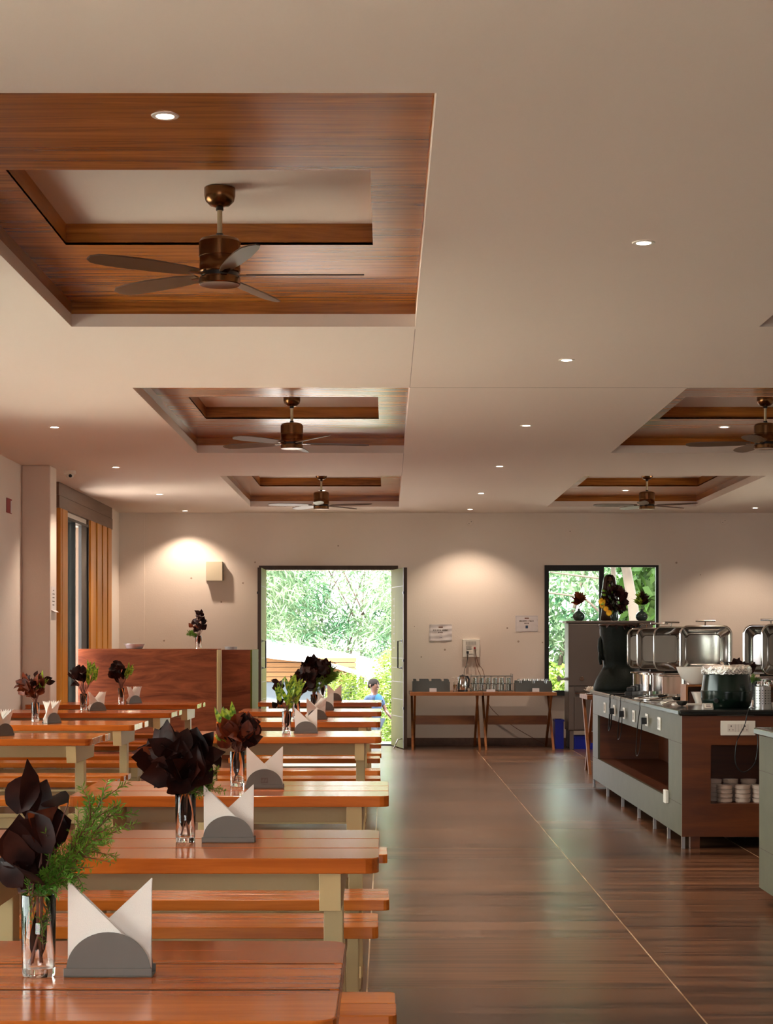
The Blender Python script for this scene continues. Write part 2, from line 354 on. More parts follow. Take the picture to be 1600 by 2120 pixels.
# ------------------------------------------------------------------ ceiling with stepped wooden recesses
RX = [(-1.69, .155), (2.0, 3.85)]; RYC = [7.66, 14.11, 20.45]; RL = 4.13
recs = [(x0, x1, yc-RL/2, yc+RL/2) for (x0, x1) in RX for yc in RYC]
P1 = CEIL+.068; P2 = CEIL+.13; P3 = CEIL+.228
c = MB()
holed(c, XL-.2, XR+.2, YN-.2, WALL+.2, recs, lambda a, b, p, q: c.box(a, b, p, q, CEIL, CEIL+.068))
ceiling = struct('ceiling', c, M['ceil'])
c = MB(); c.box(XL-.9, XR+.9, YN-.9, WALL+1.5, P3+.1, P3+.25); c.build('roof_slab', M['ceil'], ceiling)  # unseen roof, its overhang shaped to keep the sun out
c = MB()
for u0, u1, v0, v1 in ((XL-.2, XR+.2, YN-.2, YN), (XL-.2, XR+.2, WALL, WALL+.2), (XL-.2, XL, YN, WALL), (XR, XR+.2, YN, WALL)):
    c.box(u0, u1, v0, v1, CEIL+.068, P3+.1)
c.build('parapet', M['ceil'], ceiling)
c = MB()
c.box(.155, 2.0, 12.04, 12.044, CEIL-.0006, CEIL+.001); c.box(.153, .156, 9.8, 12.04, CEIL-.0006, CEIL+.001); c.box(.153, .156, 16.2, 18.4, CEIL-.0006, CEIL+.001)
c.build('board_joint', M['lintel'], ceiling)
n = 0
for (x0, x1, y0, y1) in recs:
    cx, cy = (x0+x1)/2, (y0+y1)/2; hx, hy = .705, .66
    n += 1
    pm = MB()
    hole = (cx-hx, cx+hx, cy-hy, cy+hy)
    holed(pm, x0-.1, x1+.1, y0-.1, y1+.1, [hole], lambda a, b, p, q: pm.box(a, b, p, q, P2, P2+.012))
    t = struct('trim_%d' % n, pm, M['teak'])
    s = MB()      # side boards of the outer step and of the inner step
    for yy0, yy1 in ((y0-.012, y0), (y1, y1+.012)): s.box(x0-.012, x1+.012, yy0, yy1, P1+.0005, P2)
    for yy0, yy1 in ((hole[2]-.012, hole[2]), (hole[3], hole[3]+.012)): s.box(hole[0]-.012, hole[1]+.012, yy0, yy1, P2+.0005, P3)
    s.build('step_board', M['teak'], t)
    s = MB()
    for xx0, xx1 in ((x0-.012, x0), (x1, x1+.012)): s.box(xx0, xx1, y0, y1, P1+.0005, P2)
    for xx0, xx1 in ((hole[0]-.012, hole[0]), (hole[1], hole[1]+.012)): s.box(xx0, xx1, hole[2], hole[3], P2+.0005, P3)
    s.build('step_board', M['teak_y'], t)
    u = MB(); u.box(hole[0]-.05, hole[1]+.05, hole[2]-.05, hole[3]+.05, P3, P3+.02); u.build('upper_ceiling', M['ceil'], t)

# ------------------------------------------------------------------ walls
c = MB(); holed(c, XL-.2, XR+.2, -.5, CEIL, [DOOR, WIN], lambda a, b, p, q: c.box(a, b, WALL, WALL+.2, p, q)); wall_far = struct('wall_far', c, M['wall'])
c = MB(); holed(c, YN-.2, WALL, -.5, CEIL, L_OPEN, lambda a, b, p, q: c.box(XL-.2, XL, a, b, p, q)); struct('wall_left', c, M['wall'])
c = MB(); holed(c, YN-.2, WALL, -.5, CEIL, [R_FILL], lambda a, b, p, q: c.box(XR, XR+.2, a, b, p, q)); struct('wall_right', c, M['wall'])
c = MB(); holed(c, XL, XR, -.5, CEIL, [NEAR_FILL], lambda a, b, p, q: c.box(a, b, YN-.2, YN, p, q)); struct('wall_near', c, M['wall'])
c = MB(); c.box(XL, -3.205, 17.28, 17.60, 0, CEIL); struct('wall_left_pier', c, M['wall'], bevel=.012)
c = MB(); c.box(XL, wx(299), WALL-.02, WALL, 0, CEIL); struct('wall_far_pilaster', c, M['wall'])
c = MB(); c.box(DOOR[1]+.08, XR, WALL-.012, WALL, 0, .10); struct('baseboard_far', c, M['lintel'])
c = MB(); c.box(XL, XL+.012, YN, 17.28, 0, .10); struct('baseboard_left', c, M['lintel'])
# stains and filled holes on the far wall
c = MB()
rr = random.Random(5)
for px, py in ((528, 1164), (503, 1207), (458, 1246), (396, 1197), (340, 1326), (1073, 1328), (858, 1297), (872, 1360), (921, 1345), (1050, 1300), (1400, 1165), (1450, 1190), (1123, 1330), (1180, 1100), (700, 1130)):
    r_ = rr.uniform(.006, .014); c.lathe([(r_, 0), (r_*.7, .003)], (wx(px), WALL, wz(py)), 10, 'y')
for i in range(len(c.v)): c.v[i] = (c.v[i][0], 2*WALL-c.v[i][1], c.v[i][2])
c.build('wall_blemish', mat('wall_blemish', (.40, .30, .23), .7), wall_far)

# lintel board and battens round the tall sliding window on the left wall
c = MB(); c.box(XL, XL+.035, 19.05, 22.75, 2.895, CEIL); c.box(XL, XL+.04, 19.05, 22.75, 2.76, 2.89); struct('trim_7', c, M['lintel'])
c = MB()
for a, b in ((19.10, 19.18), (19.21, 19.53), (21.06, 21.42), (21.54, 21.87), (21.96, 22.28), (22.37, 22.65)): c.box(XL, XL+.045, a, b, 0, 2.76)
struct('trim_8', c, M['batten'], bevel=.004)
c = MB(); c.box(XL, XL+.02, 19.18, 19.6, 0, 2.76); c.box(XL, XL+.02, 21.0, 22.75, 0, 2.76); struct('trim_9', c, M['lintel'])
def window_frame(mb, u0, u1, z0, z1, t, put, mull=()):
    put(u0, u0+t, z0, z1); put(u1-t, u1, z0, z1); put(u0+t, u1-t, z0, z0+t); put(u0+t, u1-t, z1-t, z1)
    for m_ in mull: put(m_-t/2, m_+t/2, z0+t, z1-t)
c = MB(); y0, y1, z0, z1 = L_OPEN[2]
window_frame(c, y0, y1, z0, z1, .03, lambda a, b, p, q: c.box(XL-.05, XL+.03, a, b, p, q), (20.09,)); c.box(XL-.02, XL+.015, 20.58, 20.96, z0+.03, z1-.03)
wd = struct('window_1', c, M['frame'])
p = MB(); p.box(XL-.02, XL-.014, y0+.03, 20.07, .03, z1-.03); p.build('glass_pane', M['pane'], wd)
p = MB(); p.box(XL-.18, XL-.055, 20.93, 20.97, .02, z1-.03); p.build('jamb_board', M['jamb'], wd)
for k, (y0, y1, z0, z1) in enumerate(L_OPEN[:2]):
    c = MB(); mull = [y0+(y1-y0)*i/4 for i in (1, 2, 3)]
    window_frame(c, y0, y1, z0, z1, .06, lambda a, b, p, q: c.box(XL-.14, XL-.06, a, b, p, q), mull)
    wd = struct('window_%d' % (k+2), c, M['frame'])
    p = MB(); p.box(XL-.103, XL-.098, y0+.06, y1-.06, z0+.06, z1-.06); p.build('glass_pane', M['pane'], wd)
c = MB(); y0, y1, z0, z1 = R_FILL; window_frame(c, y0, y1, z0, z1, .06, lambda a, b, p, q: c.box(XR+.06, XR+.14, a, b, p, q), (18.8, 20.0)); wd = struct('window_6', c, M['frame'])  # unseen right window, added for its daylight
p = MB(); p.box(XR+.098, XR+.103, y0+.06, y1-.06, z0+.06, z1-.06); p.build('glass_pane', M['pane'], wd)
# far window
x0, x1, z0, z1 = WIN
c = MB(); P = lambda a, b, p, q: c.box(a, b, WALL-.01, WALL+.07, p, q)
P(x0, wx(1136), z0, z1); P(wx(1357.5), x1, z0, z1); P(wx(1136), wx(1357.5), z0, wz(1430)); P(wx(1136), wx(1357.5), wz(1174), z1)
c.box(wx(1240), wx(1250), WALL-.008, WALL+.06, wz(1430), wz(1174)); c.box(wx(1136), wx(1240), WALL-.008, WALL+.05, wz(1182), wz(1174))
wd = struct('window_4', c, M['frame'])
for a, b in ((wx(1136), wx(1240)), (wx(1250), wx(1357.5))):
    p = MB(); p.box(a, b, WALL+.025, WALL+.03, wz(1430), wz(1174)); p.build('glass_pane', M['pane'], wd)
p = MB(); p.box(x0-.02, x1+.04, WALL-.05, WALL-.011, wz(1440), wz(1430)+.004); p.build('sill', M['frame'], wd)
p = MB(); p.box(x1-.0, x1+.035, WALL-.006, WALL-.0005, z0, z1+.02); p.build('lit_reveal_strip', M['white'], wd)  # white strip painted in for the daylit jamb reveal
# frame of the unseen near window, added for fill light
c = MB(); window_frame(c, NEAR_FILL[0], NEAR_FILL[1], NEAR_FILL[2], NEAR_FILL[3], .06, lambda a, b, p, q: c.box(a, b, YN-.12, YN-.05, p, q), (-.8, .9)); struct('window_5', c, M['frame'])

# ------------------------------------------------------------------ double door
x0, x1, z0, z1 = DOOR
c = MB(); c.box(x0-.055, x0+.0, WALL-.03, WALL+.1, 0, z1+.055); c.box(x1, x1+.05, WALL-.03, WALL+.1, 0, z1+.055); c.box(x0, x1, WALL-.03, WALL+.1, z1, z1+.055)
struct('door_1', c, M['doorframe'])
c = MB(); c.box(x0, x1, WALL-.01, WALL+.2, .0005, .018); struct('trim_10', c, M['frame'])
def door_leaf(name, hinge, free, th, side):
    e = bpy.data.objects.new(name, None); COL.objects.link(e); e['kind'] = 'structure'
    e.location = (hinge[0], hinge[1], 0); a = math.atan2(free[1]-hinge[1], free[0]-hinge[0]); e.rotation_euler = (0, 0, a)
    Lw = math.hypot(free[0]-hinge[0], free[1]-hinge[1]); zt = DOOR[3]-.005
    m = MB(); m.box(0, Lw-.02, -th/2, th/2, .012, zt); m.build('leaf', M['door'], e)
    m = MB(); m.box(Lw-.02, Lw, -th/2-.003, th/2+.003, .012, zt); m.build('edge_strip', M['doorframe'], e)
    g = MB()      # inlaid lines on the face turned to the doorway
    f = side*(th/2); ya, yb = sorted((f-side*.001, f+side*.0012))
    for x in (.18, .66): g.box(x, x+.006, ya, yb, .45, .95)
    for x in (.14, .24): g.box(x, x+.005, ya, yb, 1.25, 1.95)
    for k in range(8): g.box(.14, .24, ya, yb, 1.27+k*.09, 1.276+k*.09)
    for z in (.40, .62, .84, 1.02, 1.14, 2.05): g.box(.05, Lw-.07, ya, yb, z, z+.006)
    g.build('inlay_lines', M['doorframe'], e)
    h = MB(); hx = Lw-.13; yy = f+side*.05
    h.tube([(hx, f, 1.02), (hx, yy, 1.02), (hx, yy, 1.36), (hx, f, 1.36)], .009); h.lathe([(.02, 0), (.02, .01)], (hx, f-.005, 1.02), 10, 'y'); h.lathe([(.02, 0), (.02, .01)], (hx, f-.005, 1.36), 10, 'y')
    h.build('door_handle', M['black'], e, smooth=.6)
    h = MB(); h.tube([(Lw-.12, f, .13), (Lw-.12, f+side*.05, .12), (Lw-.10, f+side*.09, .05), (Lw-.13, f+side*.1, .012)], .008); h.build('door_stop', M['brushed'], e, smooth=.6)
    b = MB()
    for z in (.5, 1.1, 1.95): b.box(Lw-.02, Lw+.012, -.03, -.01, z, z+.03)
    b.build('bolt', M['black'], e)
    return e
door_leaf('door_2', (x1-.02, WALL-.06), (wx(816)+.135, WALL-.90), .04, -1)
door_leaf('door_3', (x0+.025, WALL-.06), (x0+.012, WALL-.90), .04, 1)

# ------------------------------------------------------------------ ceiling lights
def downlight(x, y, z, label, spot=SPOT, grp='round recessed ceiling spotlights'):
    t = thing('ceiling_light', label, 'ceiling light', (x, y, z), 0)
    r = MB(); r.lathe([(.030, -.0005), (.032, -.004), (.046, -.004), (.049, -.0005)], (0, 0, 0), 28, cap=False); r.build('trim_ring', M['white'], t, smooth=.7)
    d = MB(); d.lathe([(.031, -.0012), (.0305, -.0025)], (0, 0, 0), 24); d.build('lamp_disc', M['led'], t)
    s = lamp('lamp_light', 'SPOT', (0, 0, -.012), (0, 0, 0), energy=spot, spot_size=math.radians(112), spot_blend=.55, shadow_soft_size=.03, color=(1, .80, .62))
    s.parent = t
ord_ = ['nearest', 'second', 'third', 'fourth', 'fifth', 'sixth', 'seventh']
for i, (y, x) in enumerate(((7.68, 1.09), (10.86, 1.08), (14.13, 1.09), (17.37, 1.085), (20.5, 1.07), (22.95, 1.06))):
    downlight(x, y, CEIL, 'small round spotlight in the plain middle ceiling strip, %s from the camera' % ord_[i] if i < 5 else 'small round spotlight in the middle ceiling strip, right against the far wall')
for i, (y, x) in enumerate(((14.23, -2.607), (17.47, -2.61), (20.63, -2.586), (23.2, -2.58))):
    downlight(x, y, CEIL, 'small round spotlight in the left ceiling strip beside the windows, %s from the camera' % ord_[i] if i < 3 else 'small round spotlight in the left ceiling strip, against the far wall')
downlight(4.62, 22.7, CEIL, 'small round spotlight at the right edge, close to the far wall')
for i, (x0, x1, y0, y1) in enumerate(recs):
    side = 'left' if i < 3 else 'right'; who = ['nearest', 'middle', 'farthest'][i % 3]
    cx, cy = (x0+x1)/2, (y0+y1)/2
    if side == 'right': cx -= .07
    downlight(cx, cy-1.38, P2, 'round spotlight in the near wooden border of the %s %s ceiling recess' % (who, side), SPOT*.7)
    downlight(cx+.0, cy+1.2, P2, 'round spotlight in the far wooden border of the %s %s ceiling recess' % (who, side), SPOT*.7)

# ------------------------------------------------------------------ ceiling fans
def fan(x, y, rot, label):
    t = thing('ceiling_fan', label, 'ceiling fan', (x, y, 0), rot)
    zt = P3
    m = MB(); m.lathe([(.045, zt), (.066, zt-.004), (.066, zt-.035), (.060, zt-.058), (.042, zt-.076), (.018, zt-.084)][::-1], (0, 0, 0), 32); m.build('canopy', M['bronze'], t, smooth=.6)
    m = MB(); m.lathe([(.011, 3.05), (.011, zt-.07)], (0, 0, 0), 14); m.build('down_rod', M['brass'], t, smooth=.7)
    m = MB(); m.lathe([(.016, zt-.098), (.016, zt-.08)], (0, 0, 0), 14); m.build('rod_collar', M['black'], t, smooth=.7)
    m = MB(); m.lathe([(.016, 3.045), (.016, 3.062)], (0, 0, 0), 14); m.build('rod_collar', M['black'], t, smooth=.7)
    m = MB(); m.lathe([(.084, 2.895), (.087, 2.90), (.087, 2.925), (.086, 2.927), (.086, 2.962), (.088, 2.964), (.088, 3.025), (.080, 3.038), (.055, 3.046), (.015, 3.048)], (0, 0, 0), 40); m.build('motor_housing', M['bronze'], t, smooth=.5)
    m = MB(); m.lathe([(.080, 2.878), (.080, 2.897)], (0, 0, 0), 32); m.build('blade_hub', M['black'], t, smooth=.5)
    m = MB(); m.lathe([(.078, 2.846), (.084, 2.845), (.088, 2.849), (.088, 2.872), (.084, 2.878)], (0, 0, 0), 40); m.build('bottom_cap', M['bronze'], t, smooth=.5)
    for k in range(5):
        a = 2*PI*k/5; b = MB(); ca, sa = math.cos(a), math.sin(a); tl = math.radians(12)
        def pt(r, u, dz): return (r*ca-u*math.cos(tl)*sa, r*sa+u*math.cos(tl)*ca, 2.888+u*math.sin(tl)+dz)
        prof = [(.115, -.028, .03), (.2, -.042, .045), (.35, -.052, .055), (.5, -.055, .05), (.58, -.045, .036), (.61, -.018, .012)]
        top = [pt(r, u0, .003) for r, u0, u1 in prof]+[pt(r, u1, .003) for r, u0, u1 in prof[::-1]]
        bot = [(p[0], p[1], p[2]-.006) for p in top]; nn = len(top)
        b.add(top+bot, [tuple(range(nn)), tuple(range(nn, 2*nn))[::-1]]+[(i, nn+i, nn+(i+1) % nn, (i+1) % nn) for i in range(nn)])
        bl = b.build('blade', M['blade'], t)
        a_ = MB(); a_.prism([(.07, -.016), (.15, -.012), (.15, .012), (.07, .016)], 2.882, 2.887)
        a_.v = [(p[0]*ca-p[1]*sa, p[0]*sa+p[1]*ca, p[2]) for p in a_.v]; a_.build('blade_arm', M['bronze'], bl)
    return t
for i, (x, rot) in enumerate(((-.705, 1.25), (-.737, .2), (-.736, .9))): fan(x, RYC[i], rot, 'antique bronze ceiling fan hanging in the %s left wooden ceiling recess' % ['nearest', 'middle', 'farthest'][i])
for i, (x, rot) in enumerate(((2.95, .5), (2.94, PI+.06))): fan(x, RYC[i+1], rot, 'bronze ceiling fan hanging in the %s right wooden ceiling recess' % ['middle', 'farthest'][i])
# ------------------------------------------------------------------ plank tables and benches
TT = .75
def plank(mb, x0, x1, y0, y1, z0, z1, cut_front=False, cut_back=False, c=.035):
    poly = []
    def corner(x, y, sx, sy, cut):
        if not cut: return [(x, y)]
        return [(x+sx*c*(1-math.cos(a)), y+sy*c*(1-math.sin(a))) for a in (0, PI/6, PI/3, PI/2)]
    a = corner(x0, y0, 1, 1, cut_front); b = corner(x1, y0, -1, 1, cut_front); d = corner(x1, y1, -1, -1, cut_back); e = corner(x0, y1, 1, -1, cut_back)
    poly = a+b[::-1]+d+e[::-1]
    mb.prism(poly, z0, z1)
def make_table(hl, rnd, label):
    t = thing('plank_table', label, 'table')
    m = MB(); ys = [(-.375, -.128), (-.118, .118), (.128, .375)]
    for i, (a, b) in enumerate(ys):
        e = rnd.uniform(-.006, .006); plank(m, -hl+e, hl+rnd.uniform(-.012, .004), a, b, TT-.042, TT-rnd.uniform(0, .0006), i == 0, i == 2)
    m.build('tabletop', M['table'], t, bevel=.0025)
    m = MB(); m.box(-hl+.01, hl-.02, -.1278, -.1182, TT-.04, TT-.0012); m.box(-hl+.01, hl-.02, .1182, .1278, TT-.04, TT-.0012); m.build('gap_shade_strip', M['gap_shade'], t)  # dark strips put between the planks as gap shade
    m = MB(); m.box(-hl+.17, hl-.17, -.02, .02, TT-.135, TT-.0425); m.build('rail', M['cream'], t, bevel=.002)
    for s in (-1, 1):
        xc = s*(hl-.135)
        m = MB(); m.prism([(-.36, TT-.0425), (-.33, TT-.15), (.33, TT-.15), (.36, TT-.0425)], xc-.03, xc+.03, 'x'); m.build('crosspiece', M['cream'], t, bevel=.002)
        l = MB(); l.box(xc-.028, xc+.028, -.045, .045, 0, TT-.1505); l.build('leg', M['cream'], t, bevel=.003)
        l = MB(); l.box(xc-.024, xc+.024, -.30, -.0455, .0, .045); l.box(xc-.024, xc+.024, .0455, .30, .0, .045); l.build('foot', M['cream'], t, bevel=.003)
    m = MB(); m.box(-hl+.17, hl-.17, -.016, .016, .20, .26); m.build('stretcher', M['cream'], t, bevel=.002)
    return t
def make_bench(hl, rnd, label):
    t = thing('plank_bench', label, 'bench'); Z = .42
    m = MB()
    plank(m, -hl, hl+rnd.uniform(-.01, .005), -.155, -.004, Z-.038, Z, True, False, .02); plank(m, -hl+rnd.uniform(-.01, .005), hl, .004, .155, Z-.038, Z-.001, False, True, .02)
    m.build('seat', M['bench'], t, bevel=.0025)
    m = MB(); m.box(-hl+.01, hl-.02, -.0038, .0038, Z-.036, Z-.0016); m.build('gap_shade_strip', M['gap_shade'], t)  # dark strip put in as shade of the seat gap
    for s in (-1, 1):
        xc = s*(hl-.13)
        m = MB(); m.prism([(-.145, Z-.0385), (-.13, Z-.11), (.13, Z-.11), (.145, Z-.0385)], xc-.026, xc+.026, 'x'); m.build('crosspiece', M['cream'], t, bevel=.002)
        for q in (-1, 1):
            l = MB(); yc = q*.085; l.box(xc-.022, xc+.022, yc-.022, yc+.022, 0, Z-.1105); l.build('leg', M['cream'], t, bevel=.002)
    m = MB(); m.box(-hl+.16, hl-.16, -.014, .014, .24, .30); m.build('rail', M['cream'], t, bevel=.002)
    return t
rnd = random.Random(11)
ordn = ['nearest to the camera', 'second from the camera', 'third from the camera', 'fourth from the camera', 'fifth from the camera', 'sixth from the camera', 'farthest of all']
RF = [2.785, 4.888, 6.88, 11.25, 13.4, 15.4, 17.8]; RXE = [-.075, -.018, .012, -.032, -.042, -.04, -.045]
tab0 = None; b0 = None
for i, (yf, xe) in enumerate(zip(RF, RXE)):
    lb = 'orange varnished plank table in the aisle row beside the open floor, ' + ordn[i]
    if tab0 is None: tab0 = make_table(.61, rnd, lb); tb = tab0
    else: tb = dup(tab0, (0, 0, 0), 0, lb)
    tb['group'] = 'plank tables in the aisle row'; tb.location = (xe-.61, yf+.375, 0)
    for q in (-1, 1):
        if i == 0: continue
        yb = yf-.305 if q < 0 else yf+.75+.325
        lb = 'orange plank bench on the %s side of the aisle-row table %s' % ('near' if q < 0 else 'far', ordn[i])
        if b0 is None: b0 = make_bench(.60, rnd, lb); bb = b0
        else: bb = dup(b0, (0, 0, 0), 0, lb)
        bb['group'] = 'benches in the aisle row'
        bb.location = (xe-.61+(.006 if q < 0 else .0)+(.045 if i == 1 and q < 0 else 0), yb, 0)
LF = [11.0, 12.88, 15.1, 17.15]
lt0 = None; lb0 = None
for i, yf in enumerate(LF):
    o_ = ['nearest to the camera', 'second from the camera', 'third from the camera', 'farthest, right before the brown counter'][i]
    lb = 'orange plank table in the row along the left wall, ' + o_
    if lt0 is None: lt0 = make_table(.82, rnd, lb); tb = lt0
    else: tb = dup(lt0, (0, 0, 0), 0, lb)
    tb['group'] = 'plank tables in the left wall row'; tb.location = (-1.785-.82, yf+.375, 0)
    for q in (-1, 1):
        yb = yf-.305 if q < 0 else yf+.75+.325
        if i == 3 and q > 0: yb -= .02
        lb = 'orange plank bench on the %s side of the left-row table %s' % ('near' if q < 0 else 'far', o_.split(',')[0])
        if lb0 is None: lb0 = make_bench(.81, rnd, lb); bb = lb0
        else: bb = dup(lb0, (0, 0, 0), 0, lb)
        bb['group'] = 'benches in the left wall row'; bb.location = (-1.785-.82, yb, 0)

# ------------------------------------------------------------------ vases with foliage
def sprig(mb, st, base, d, L, rnd, n=26, nl=.012, curve=.3, branch=True, side=None):
    base = Vector(base); d = Vector(d).normalized(); g = Vector((rnd.uniform(-1, 1), rnd.uniform(-1, 1), -.5))*curve
    pts = [base+d*(L*t)+g*(L*t*t) for t in [k/6 for k in range(7)]]
    st.tube(pts, .0011, 4, r1=.0004)
    for k in range(n):
        t = .15+.85*k/n; p = base+d*(L*t)+g*(L*t*t); tg = (d+g*2*t).normalized()
        for _ in range(3):
            v = Vector((rnd.gauss(0, 1), rnd.gauss(0, 1), rnd.gauss(0, 1))).normalized()
            mb.leaf(p, tg*.8+v*.9, v.cross(tg), nl*rnd.uniform(.8, 1.4), nl*.2, .1, 0, 2)
        if branch and k % 4 == 1:
            v = Vector((rnd.gauss(0, 1), rnd.gauss(0, 1), rnd.gauss(.2, 1))).normalized()
            sprig(mb, st, p, tg+v*.9, L*.28*rnd.uniform(.7, 1.3), rnd, 9, nl*.9, curve, False)
def glass_vase(t, h=.142, r=.0295):
    m = MB(); m.lathe([(0.0005, 0), (r*.93, 0), (r*.97, .004), (r*1.03, h-.001), (r*1.0, h), (r*.94, h-.002), (r*.87, .014), (0.0005, .012)], (0, 0, 0), 32); m.build('glass_tumbler', M['glass'], t, smooth=.9)
def foliage_vase(x, y, z, label, spec, seed, h=.142, r=.0295, group=None, cat='vase', name='flower_vase'):
    # spec: list of (kind, n, (cx, cz, rx, rz), L, W)
    rnd = random.Random(seed); t = thing(name, label, cat, (x, y, z), 0, group)
    glass_vase(t, h, r)
    parts = {}; st = MB()
    for kind, n, (cx, cz, rx, rz), L, W in spec:
        mb = parts.setdefault(kind, MB())
        for k in range(n):
            u = Vector((rnd.gauss(0, 1), rnd.gauss(0, 1), rnd.gauss(0, 1))).normalized()*rnd.uniform(.35, 1)**.5
            P = Vector((cx+u.x*rx, u.y*rx*.8, cz+u.z*rz)); m_ = Vector((rnd.uniform(-.4, .4)*r, rnd.uniform(-.4, .4)*r, h*.95))
            P.z = max(P.z, h*.75)
            if kind == 'fern':
                a = Vector((P.x, P.y, P.z))-m_; sprig(mb, st, m_, a, a.length, rnd, max(12, int(a.length/.005)), L*1.25, .12); continue
            out = (P-Vector((cx*.5, 0, cz-rz*1.1))).normalized()
            if kind in ('dark', 'red'):
                d = (out+Vector((rnd.gauss(0, .55), rnd.gauss(-.1, .4), rnd.gauss(.05, .5)))).normalized()
                b = P-d*L*.5
                fn = Vector((rnd.gauss(0, .5), -1, rnd.gauss(.5, .6)))
                mb.leaf(b, d, fn, L*rnd.uniform(.75, 1.2), W*rnd.uniform(.75, 1.2), rnd.uniform(-.1, .5), rnd.uniform(.0, .5), 7, 0, rnd, .10)
            else:
                d = (out*.8+Vector((rnd.gauss(0, .25), rnd.gauss(0, .25), .9))).normalized(); b = P-d*L*.5
                mb.leaf(b, d, Vector((rnd.gauss(0, .6), -1, rnd.gauss(.3, .5))), L*rnd.uniform(.8, 1.2), W, rnd.uniform(.0, .4), .3, 6)
            if b.z > h*.9 and k % 2 == 0:
                mid = (b+m_)/2+Vector((0, 0, .01)); st.tube([m_, mid, b], .0016, 5)
    for k in range(5):
        a = rnd.uniform(0, 2*PI); q = r*.6; st.tube([(math.cos(a)*q*.9, math.sin(a)*q*.9, .02), (-math.cos(a)*q*.3, -math.sin(a)*q*.3, h*.6), (-math.cos(a)*q*.5, -math.sin(a)*q*.5, h*.98)], .0020, 5)
    # leaves pushed down inside the glass
    ins = 'fern' if seed == 1 else ('dark' if 'dark' in parts else list(parts)[0])
    mb = parts.setdefault(ins, MB())
    if ins == 'fern':
        for k in range(9): sprig(mb, st, (rnd.uniform(-.5, .5)*r, rnd.uniform(-.5, .5)*r, .045+.01*k), (rnd.gauss(0, .25), rnd.gauss(0, .25), 1), .06, rnd, 12, .011, .1, False)
        mb2 = parts['dark']; mb2.leaf((-.012, .008, .03), (.1, 0, 1), (.4, -1, 0), .07, .02, .1, .6, 5); mb2.leaf((.004, .008, .03), (.1, 0, 1), (-.4, -1, 0), .07, .02, .1, .6, 5)
    else:
        for k in range(5): mb.leaf((rnd.uniform(-.35, .35)*r, rnd.uniform(-.3, .3)*r, h*rnd.uniform(.25, .4)), (rnd.uniform(-.08, .08), rnd.uniform(-.08, .08), 1), (rnd.uniform(-1, 1), -1, 0), h*.6, r*.8, .0, .7, 5)
    nm = {'dark': ('dark_leaves', 'dark_leaf'), 'red': ('copper_leaves', 'red_leaf'), 'green': ('green_leaves', 'green_leaf'), 'fern': ('fern_sprigs', 'fern')}
    for k, mb in parts.items():
        o = mb.build(nm[k][0], M[nm[k][1]], t, smooth=1.2)
    st.build('stems', M['stem_red'] if 'red' in parts or 'dark' in parts else M['stem'], t)
    return t
def onT(px, py): d = (H-TT)*F/(py-HY); return (px-800)*d/F, d
VS = [
 # px, py, seed, where, spec
 (80, 2019, 1, 'nearest aisle-row table, tall burgundy leaves with feathery green fern', [('dark', 16, (-.015, .26, .055, .075), .095, .062), ('dark', 9, (-.03, .19, .045, .035), .085, .055), ('red', 4, (.0, .235, .04, .03), .08, .05), ('fern', 7, (.045, .19, .035, .035), .010, 0), ('fern', 3, (.14, .31, .02, .03), .011, 0), ('fern', 3, (.115, .25, .02, .02), .010, 0), ('fern', 8, (.03, .18, .03, .02), .010, 0)]),
 (384, 1743, 2, 'second aisle-row table, wide bouquet of nearly black leaves', [('dark', 85, (-.02, .24, .095, .075), .095, .08), ('red', 5, (-.03, .25, .09, .04), .07, .055), ('fern', 7, (.085, .19, .03, .035), .010, 0)]),
 (491, 1628, 3, 'third aisle-row table, copper leaves with bright green leaves on the left', [('dark', 20, (.02, .215, .065, .06), .085, .065), ('red', 26, (.01, .225, .08, .06), .08, .06), ('green', 6, (-.055, .30, .04, .035), .08, .028), ('green', 3, (-.07, .20, .03, .02), .05, .02)]),
 (593, 1518, 4, 'fourth aisle-row table, upright yellow-green leaves', [('green', 30, (.02, .27, .08, .075), .11, .030), ('dark', 5, (-.06, .30, .04, .05), .06, .045), ('dark', 3, (-.06, .20, .03, .02), .06, .045)]),
 (613, 1489, 5, 'fifth aisle-row table, drooping dark leaves', [('dark', 34, (.06, .30, .08, .09), .09, .065)]),
 (650, 1472, 6, 'sixth aisle-row table, tall dark leaves', [('dark', 55, (-.01, .36, .10, .09), .10, .08), ('fern', 5, (.08, .30, .06, .05), .014, 0)]),
 (668, 1449, 7, 'farthest aisle-row table, dark leaves and green fern', [('dark', 50, (-.02, .32, .11, .10), .10, .08), ('fern', 12, (.10, .30, .06, .08), .016, 0)]),
 (73, 1494, 8, 'second left-row table, orange-brown leaves and a lime green tuft', [('red', 32, (-.02, .27, .11, .08), .085, .07), ('dark', 14, (.03, .31, .09, .07), .08, .05), ('green', 9, (.04, .30, .04, .05), .10, .026)]),
 (173, 1470, 9, 'third left-row table, dark leaves left and lime green leaves right', [('dark', 34, (-.05, .30, .07, .08), .08, .065), ('green', 14, (.07, .32, .05, .08), .12, .03)]),
 (251, 1455, 10, 'farthest left-row table, glossy dark leaves with a green tuft', [('dark', 34, (-.03, .31, .08, .09), .08, .065), ('green', 9, (.07, .31, .04, .06), .10, .028)]),
]
for px, py, sd_, wh, spec in VS:
    x, y = onT(px, py)
    foliage_vase(x, y, TT, 'glass vase on the ' + wh, spec, sd_, group='tumbler vases with cut leaves')

